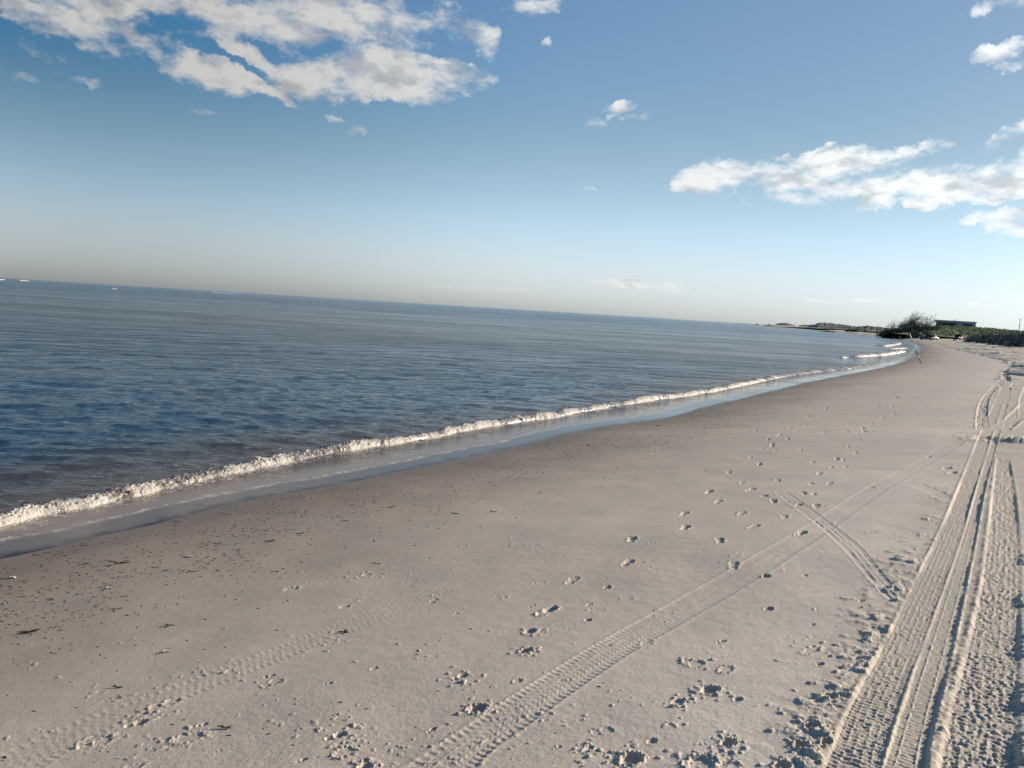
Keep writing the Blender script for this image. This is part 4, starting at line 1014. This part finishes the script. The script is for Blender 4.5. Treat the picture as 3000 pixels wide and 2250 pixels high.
w = MB(); w.add([(.62, -.72, 1.12), (.62, .72, 1.12), (.38, .66, 1.72), (.38, -.66, 1.72), (.66, -.72, 1.12), (.66, .72, 1.12), (.42, .66, 1.74), (.42, -.66, 1.74)], [(0,1,2,3),(7,6,5,4),(0,4,5,1),(1,5,6,2),(2,6,7,3),(3,7,4,0)]); w.build('windshield', M['glass'], e, False)
w = MB(); w.tube([(-.7, -.72, 1.05), (-.7, -.70, 1.75), (-.7, .70, 1.75), (-.7, .72, 1.05)], .045, 6); w.tube([(-.7, -.70, 1.75), (-1.7, -.70, 1.1)], .045, 6); w.tube([(-.7, .70, 1.75), (-1.7, .70, 1.1)], .045, 6); w.build('roll_bar', M['blackp'], e)
for y in (-.38, .38):
    w = MB(); w.box((-.35, y-.22, .95), (.0, y+.22, 1.1)); w.box((-.45, y-.2, 1.0), (-.33, y+.2, 1.55)); w.build('seat', M['blackp'], e, False, .03)
w = MB(); w.tube([(-1.82, 0, 1.0), (-2.02, 0, 1.0)], .36, 18); w.build('spare_wheel', M['blackp'], e, False)
for x in (1.2, -1.2):
    for y in (-.80, .80): wheel(e, x, y, .40, .26)
for y in (-.45, .45):
    w = MB(); w.ell((1.96, y, .88), (.06, .11, .11)); w.build('headlight', M['lamp'], e)
w = MB(); w.box((1.95, -.75, .48), (2.1, .75, .62)); w.build('bumper', M['blackp'], e, False, .02)
# gear on the open back
b2 = (b[0]+1.2, b[1]+.4, b[2]+1.25)
w = MB(); w.box((-.35, -.25, 0), (.35, .25, .42)); o = w.build('cooler', M['trim'], None, False, .04); o.location = b2; tag(o, 'white cooler standing on the back of the red off-road vehicle', 'cooler')

# ------------------------------------------------------------------ people on the far beach
def skinned(name, J, E):
    me = bpy.data.meshes.new(name); me.from_pydata([j[:3] for j in J], E, [])
    o = bpy.data.objects.new(name, me); COL.objects.link(o)
    sm = o.modifiers.new('s', 'SKIN'); sm.use_smooth_shade = True
    for i, j in enumerate(J):
        v = me.skin_vertices[0].data[i]; v.radius = (j[3], j[4] if len(j) > 4 else j[3]); v.use_root = (i == 0)
    o.modifiers.new('d', 'SUBSURF').levels = 1
    dg = bpy.context.evaluated_depsgraph_get(); res = bpy.data.meshes.new_from_object(o.evaluated_get(dg))
    bpy.data.objects.remove(o); res.name = name; return res
def figure(pose):
    hip, sh, kn = .92, 1.42, .50
    a = {'stand': (.10, .0, .0, .12), 'walk': (.09, .30, -.26, .30), 'bend': (.12, .1, -.05, .1), 'arms': (.12, .05, -.05, .1)}[pose]
    s_, f1, f2, sw_ = a
    fw = .32 if pose == 'bend' else 0
    J = [(0,0,hip,.13,.10),(0,fw*.3,1.15,.12,.09),(0,fw,sh-fw*.35,.15,.09),(0,fw*1.2,sh+.10-fw*.4,.05),(0,fw*1.3,sh+.17-fw*.5,.085,.095),(0,fw*1.35,sh+.28-fw*.5,.075,.085),
         (-s_,0,hip-.08,.09),(-s_-.01,f1*.6,kn,.06),(-s_-.01,f1,.08,.04),(-s_-.01,f1+.14,.03,.035),
         (s_,0,hip-.08,.09),(s_+.01,f2*.4,kn,.06),(s_+.01,f2,.08,.04),(s_+.01,f2+.14,.03,.035),
         (-.19,fw,sh-.02-fw*.3,.055),(-.25,fw-sw_*.3,sh-.30-fw*.3,.042),(-.24,fw+sw_*.3,sh-.56,.03),(-.24,fw+sw_*.45,sh-.66,.03),
         (.19,fw,sh-.02-fw*.3,.055),(.25,fw+sw_*.3,sh-.30-fw*.3,.042),(.24,fw-sw_*.1,sh-.56,.03),(.24,fw,sh-.66,.03)]
    if pose == 'arms': J[19] = (.34,0,sh+.16,.042); J[20] = (.30,0,sh+.42,.03); J[21] = (.29,0,sh+.52,.03)
    E = [(0,1),(1,2),(2,3),(3,4),(4,5),(0,6),(6,7),(7,8),(8,9),(0,10),(10,11),(11,12),(12,13),(2,14),(14,15),(15,16),(16,17),(2,18),(18,19),(19,20),(20,21)]
    body = skinned('person', J, E)
    k = 1.16
    sh_ = skinned('shorts', [(0,0,hip,.135*k,.11*k),(-s_,0,hip-.08,.10*k),(-s_,f1*.35,hip-.30,.085*k),(s_,0,hip-.08,.10*k),(s_,f2*.25,hip-.30,.085*k)], [(0,1),(1,2),(0,3),(3,4)])
    tp = skinned('shirt', [(0,fw*.15,1.02,.125*k,.10*k),(0,fw*.3,1.15,.125*k,.10*k),(0,fw,sh-.03-fw*.35,.155*k,.10*k),(-.2,fw,sh-.05-fw*.3,.062*k),(-.24,fw-sw_*.2,sh-.22-fw*.3,.055*k),(.2,fw,sh-.05-fw*.3,.062*k),(.24,fw+sw_*.2,sh-.22-fw*.3,.055*k)], [(0,1),(1,2),(2,3),(3,4),(2,5),(5,6)])
    hr = MB(); hr.ell((0, fw*1.33-.015, sh+.265-fw*.5), (.095, .105, .10), 8, 5)
    hm = bpy.data.meshes.new('hair'); hm.from_pydata(hr.V, [], hr.F); hm.polygons.foreach_set('use_smooth', [True]*len(hm.polygons))
    return body, sh_, tp, hm
FIG = {p_: figure(p_) for p_ in ('stand', 'walk', 'bend', 'arms')}
CLO = [mat('navy_cloth', (.02, .03, .06), .8), mat('black_cloth', (.015, .015, .018), .8), mat('red_cloth', (.35, .04, .04), .8), mat('white_cloth', (.6, .6, .6), .8), mat('blue_cloth', (.05, .12, .25), .8)]
CN = ['navy', 'black', 'red', 'white', 'blue']
PEO = [(2181,946.6,1),(2231,951.8,0),(2266,954.9,1),(2276,955.2,0),(2300,956.9,2),(2304,957.2,0),(2328,959,0),(2337,958.4,1),(2340,957.8,0),(2351,960.8,0),(2368,959.6,1),(2370,962.4,1),(2373,961.2,4),(2367,964.6,1),(2381,965,3),(2393,964,0),(2400,964.3,1),(2413,966.4,1),(2419.5,963.4,0),(2421,966.5,3),(2424,963.6,1),(2442.6,967,1),(2447.6,967,0),(2457,968,2),(2471,969,1),(2473,969.4,0),(2482,968,1),(2490,967.4,1),(2499.5,970.4,1),(2527,966.8,2),(2533,966.6,0),(2550,967,1),(2637.7,976.6,1)]
sees = {}
for k, (px, py, c) in enumerate(PEO):
    w_ = hit(px, py)
    if w_ is None or math.hypot(*w_) > 1700: w_ = azpt(px, min(1700, 1500-(px-2181)*2.6 if px < 2600 else 300))
    if px == 2637.7: w_ = azpt(px, 300.)
    pose = ['stand', 'walk', 'arms', 'walk', 'bend'][(k*7+c) % 5]
    if px == 2637.7: pose = 'stand'
    e = link('person', FIG[pose][0].copy()); e.data.materials.clear(); e.data.materials.append(M['skinA' if k % 3 else 'skinB'])
    e.location = (w_[0], w_[1], max(gzat(*w_), -.3)); e.rotation_euler.z = random.uniform(0, 6.28); e.scale = [1.0+.08*random.uniform(-1, 1)]*3
    def cl(nm, me_, mt): o = link(nm, me_.copy(), None, e); o.data.materials.clear(); o.data.materials.append(mt)
    cl('shorts', FIG[pose][1], CLO[(k*3+1) % 5]); cl('hair', FIG[pose][3], M['hair'])
    shirt = (k % 3 != 1)
    if shirt: cl('shirt', FIG[pose][2], CLO[c])
    pz = {'stand': 'standing', 'walk': 'walking', 'arms': 'with one arm raised', 'bend': 'bending forward'}[pose]
    where = 'at the tip of the sand spit' if px < 2200 else 'on the narrow sand spit' if px < 2290 else 'left of the small far dune' if px < 2332 else 'in the gap between the far dunes' if px < 2375 else 'below the large far dune' if px < 2402 else 'behind the surf rocks' if px < 2450 else 'right of the surf rocks' if px < 2478 else 'by the dark dune foot scrub' if px < 2510 else 'near the small lone bush'
    lab = 'distant person %s %s, %s' % (pz, where, (CN[c]+' shirt') if shirt else 'shorts, no shirt')
    if px == 2637.7: lab = 'person standing on the sand left of the fishing rod tip'
    tag(e, lab, 'person', 'people strolling along the far beach')

# ------------------------------------------------------------------ rocks, driftwood, wrack
def rockmesh(seed, r_):
    w = MB(); rs = random.Random(seed); ph = [rs.uniform(0, 6) for _ in range(6)]
    w.ell((0, 0, 0), r_, 12, 8, lambda q: 1+.18*math.sin(3*q.x+ph[0]+2*q.y)+.14*math.sin(5*q.y+ph[1])+.12*math.sin(6*q.z+ph[2]+3*q.x)); return w
for k, (px, py, s_) in enumerate([(2405,970.8,.7),(2409,971.6,.5),(2417,971.8,1.0),(2421,972.2,.8),(2426,972.6,1.1),(2431,972.9,.9),(2436,973,1.2),(2441,973.4,1.0),(2445,973.6,.7)]):
    p_ = plane(px, py)
    o = rockmesh(k, (s_*1.1, s_*.8, s_*.55)).build('rock', M['rock']); o.location = (p_[0], p_[1], .12)
    tag(o, ['small dark rock left of the far row in the surf', 'small dark rock second from left in the surf'][k] if k < 2 else 'wet dark rock in the row at the far waterline', 'rock', 'rocks in the surf of the far beach')
p_ = azpt(2645, 300); p2 = hit(2645, 994); p_ = p2 if p2 is not None else p_
w = MB()
for k in range(60):
    x0, y0 = random.gauss(0, 1.1), random.gauss(0, .8); a = random.uniform(0, 3.1); q = random.uniform(.1, .4)
    w.tube([(x0, y0, .02), (x0+math.cos(a)*q, y0+math.sin(a)*q, random.uniform(.05, .16)), (x0+math.cos(a)*2*q, y0+math.sin(a)*2*q, .02)], .05, 4)
o = w.build('wrack_line', M['wrack']); o.location = (p_[0], p_[1], gzat(*p_)); tag(o, 'low rusty brown mound of seaweed at the waterline far behind the fishing rod', 'seaweed')
p_ = azpt(2620, 330); w = MB(); w.tube([(-.9, 0, .15), (-.3, .1, .35), (.4, 0, .3), (.9, -.1, .1)], [.1, .22, .2, .07], 8); w.tube([(-.2, 0, .3), (-.4, .1, .75)], [.08, .03], 6)
o = w.build('driftwood', M['stick']); o.location = (p_[0], p_[1], gzat(*p_)); tag(o, 'dark driftwood lump on the sand left of the standing person', 'driftwood')
p_ = azpt(2634, 300); w = MB(); w.box((-.3, -.2, 0), (.3, .2, .4)); o = w.build('bucket', M['trim'], None, False, .05); o.location = (p_[0], p_[1], gzat(*p_)); tag(o, 'small white box on the sand beside the standing person', 'box')

# ------------------------------------------------------------------ fishing rod
p_ = hit(2699, 1066); dR = math.hypot(*p_); zb = gzat(*p_)
tipz = upz(2664.5, 974, dR); tp_ = azpt(2664.5, dR)
rt = Vector((p_[0], p_[1], zb)); tipv = Vector((pray(2664.5, 974)[0], pray(2664.5, 974)[1], 0)); tipv = tipv/tipv.length*dR; tipv.z = tipz
e = empty('fishing_rod', rt); tag(e, 'tall surf fishing rod stuck in the wet sand leaning left with a small reel', 'fishing rod')
dv = tipv-rt; Lr = dv.length; dn = dv.normalized()
at_ = lambda t: dn*(Lr*t)+Vector((0, 0, -.05*t*t))
w = MB(); w.tube([at_(-.05), at_(.13)], .028, 8); w.build('sand_spike', M['pale'], e)
w = MB(); w.tube([at_(.02), at_(.2), at_(.38)], [.030, .029, .028], 8); w.build('handle', M['graph'], e)
w = MB(); w.tube([at_(t) for t in np.linspace(.38, .78, 6)], [.026, .025, .024, .023, .022, .021], 6); w.build('blank', M['graph'], e)
w = MB(); w.tube([at_(t) for t in np.linspace(.78, 1., 4)], [.027, .026, .024, .018], 6); w.build('rod_tip', M['pale'], e)  # upper rod catches the sun; that brightness is put into its colour
sidev = Vector((-1, -.3, 0)).normalized()
for t, q in ((.47, .05), (.57, .042), (.69, .035), (.80, .028), (.90, .022)):
    w = MB(); c_ = at_(t)+sidev*(q+.012); P = [c_+(sidev*math.cos(a)+Vector((.3, -1, 0)).normalized()*math.sin(a))*q for a in np.linspace(0, 6.283, 11)]
    w.tube(P, .006, 5, False); w.tube([at_(t-.008), c_-sidev*q], .005, 4); w.build('guide', M['metal'], e)
w = MB(); c_ = at_(.37)+sidev*.11; w.tube([c_-dn*.06, c_+dn*.07], [.045, .04], 12); w.ell(tuple(c_-dn*.09), (.055, .05, .06)); w.tube([at_(.37), c_], .014, 6); rl = w.build('reel', M['graph'], e)
w = MB(); w.tube([c_-dn*.07, c_-dn*.07+Vector((.0, -.11, -.02)), c_-dn*.07+Vector((-.05, -.12, -.04))], .008, 6); w.ell(tuple(c_-dn*.07+Vector((-.06, -.12, -.04))), (.02, .03, .02)); w.build('crank', M['metal'], rl)
w = MB(); w.tube([at_(1.), at_(.9)+sidev*.03, at_(.5)+sidev*.05, c_+dn*.07], .0015, 3, False); w.build('fishing_line', M['pale'], e)
# sinker bucket speck: a dark stone beside the rod
p_ = hit(2704, 1034); o = rockmesh(44, (.09, .07, .06)).build('stone', M['rock']); o.location = (p_[0], p_[1], gzat(*p_)+.03); tag(o, 'single dark stone on the sand right of the fishing rod', 'stone')

# ------------------------------------------------------------------ seaweed scraps and shells near the water
def scrap(kind, seed, size):
    rs = random.Random(seed); w = MB()
    if kind == 'weed':
        for k in range(rs.randint(3, 6)):
            a = rs.uniform(-.5, .5)+(math.pi if k % 2 else 0); P = [Vector((rs.uniform(-.1, .1), rs.uniform(-.1, .1), .08))]
            for i in range(4):
                a += rs.uniform(-.5, .5); P.append(P[-1]+Vector((math.cos(a)*.3, math.sin(a)*.2, rs.uniform(-.08, .14)))); P[-1].z = max(P[-1].z, .03)
            w.tube([p*size for p in P], [size*.07, size*.10, size*.09, size*.06, size*.02], 5)
    else:
        for i in range(9):
            for j in range(7): 
                a = -1.2+2.4*i/8; r_ = j/6; w.V.append((math.sin(a)*r_*size, math.cos(a)*r_*size*.9, size*.34*math.sin(math.pi*min(.98, r_*.9+.1))*(1+.06*(i % 2))))
        for i in range(8):
            for j in range(6): a = i*7+j; w.F.append((a, a+7, a+8, a+1))
    return w
BIG = [(350,1652,.075,'weed','weed','dark brown seaweed clump on the wet sand by the left waterline, the largest one'), (87,1850,.06,'weed','weed','long flat dark seaweed strip near the left edge of the photo'),
 (484,1910,.034,'shell','shell','pale pinkish shell lying alone on the sand left of the thin tyre track'), (1014,1527,.04,'shell','shell','white shell among the seaweed scraps below the breaking wave'),
 (790,1588,.05,'weed','weed','dark seaweed scrap pair left of the middle, below the white shell'), (1145,1487,.045,'weed','weed','yellowish brown seaweed tuft on the damp sand in the middle'),
 (30,1695,.045,'shell','shell','bluish pale shell strip at the left edge of the sand'), (493,1832,.035,'weedg','weed','small green seaweed tuft on the bare sand at left'), (341,2012,.03,'weedg','weed','tiny yellow green weed just above the left tyre track'),
 (1006,1849,.035,'weedg','weed','olive weed scrap lying on the left tyre track'), (660,2131,.03,'weedg','weed','bright green scrap near the lower footprints'), (1928,1248,.05,'weed','weed','dark lump just inland of the waterline right of centre'),
 (316,1728,.035,'shell','shell','pale shell below the large seaweed clump'), (1333,1506,.045,'weed','weed','dark seaweed knot right of the yellowish tuft'), (1445,1502,.04,'weed','weed','dark seaweed knot farther right on the damp sand'),
 (552,1634,.035,'shell','shell','small white shell on the damp sand above the left scraps'), (350,2040,.02,'stick','weed','short dark twig beside the left tyre track'), (1535,1248,.05,'weed','weed','tiny scrap at the edge of the wet sheen'),
 (1001,2240,.03,'shell','shell','pale broken shell at the bottom edge of the photo')][:17]
for k, (px, py, sz_, mt, kd, lab) in enumerate(BIG):
    p_ = hit(px, py)
    if p_ is None: continue
    o = scrap(kd, k+100, sz_).build('shell' if kd == 'shell' else 'seaweed', M[mt]); o.location = (p_[0], p_[1], gzat(*p_)+.002); o.rotation_euler.z = random.uniform(-.4, .6)
    tag(o, lab, 'shell' if kd == 'shell' else ('twig' if mt == 'stick' else 'seaweed'))
protoW = [scrap('weed', 200+k, .02) for k in range(5)]; protoS = [scrap('shell', 300+k, .014) for k in range(3)]
msW = []; 
for k, w in enumerate(protoW+protoS):
    me_ = bpy.data.meshes.new('seaweed' if k < 5 else 'shell'); me_.from_pydata(w.V, [], w.F); me_.materials.append(M['weed'] if k < 5 else M['shell']); msW.append(me_)
def wrack_spot():
    while True:
        px = random.uniform(-60, 2250) if random.random() < .75 else random.uniform(-60, 900)
        base = np.interp(px, [q[0] for q in WL[:20]], [q[1] for q in WL[:20]])
        dpt = (base-940)/694
        py = base + dpt*(6+abs(random.gauss(0, 1))*150 if random.random() < .55 else random.gauss(165, 55))
        if py < base+2 or py > 2240: continue
        if fbm(np.array([px*.006]), np.array([py*.016]), 5, 2)[0] < random.uniform(-.5, .25): continue
        p_ = hit(px, py)
        if p_ is not None: return p_
n_w = 0
for k in range(260):
    p_ = wrack_spot()
    if math.hypot(*p_) > 17: continue
    sh = random.random() < .16
    i = random.randrange(5, 8) if sh else random.randrange(5)
    o = bpy.data.objects.new('shell' if sh else 'seaweed_scrap', msW[i]); COL.objects.link(o); n_w += 1
    sc_ = random.choice([.3, .4, .5, .6, .7, 1.1])*(1+math.hypot(*p_)*.02)
    o.location = (p_[0], p_[1], gzat(*p_)+.001); o.scale = (sc_*1.3, sc_*.8, sc_*.8); o.rotation_euler.z = random.uniform(-.6, .6)
    if sh: tag(o, 'tiny pale shell fragment scattered on the damp sand near the water', 'shell', 'shell fragments on the damp sand')
    else: tag(o, 'small dark seaweed scrap scattered on the damp sand near the water', 'seaweed', 'seaweed scraps on the damp sand')
# the finest crumbs, beyond counting
V, F = [], []; 
for k in range(2300):
    p_ = wrack_spot() if random.random() < .95 else hit(random.uniform(0, 1900), random.uniform(1350, 2250))
    if p_ is None: continue
    dq = math.hypot(*p_); s_ = random.uniform(.0018, .0062)*(1+dq*.045); a = random.uniform(-.7, .5); L_ = random.uniform(1, 3)
    z_ = gzat(*p_); c_, s2 = math.cos(a), math.sin(a); o_ = len(V)
    for (u, v, hh) in ((-L_, 0, 0), (0, -.6, 0), (L_, 0, 0), (0, .6, 0), (.2, 0, .75)): V.append((p_[0]+(u*c_-v*s2)*s_, p_[1]+(u*s2+v*c_)*s_, z_+hh*s_))
    for f in ((0, 1, 4), (1, 2, 4), (2, 3, 4), (3, 0, 4)): F.append(tuple(o_+q for q in f))
me_ = bpy.data.meshes.new('crumbs'); me_.from_pydata(V, [], F); o = link('seaweed_crumbs', me_, M['weed']); tag(o, 'fine dark crumbs of seaweed strewn over the damp sand', 'seaweed', kind='stuff')
print('objects', time.time()-T0)
#@@END
print('total', time.time()-T0)
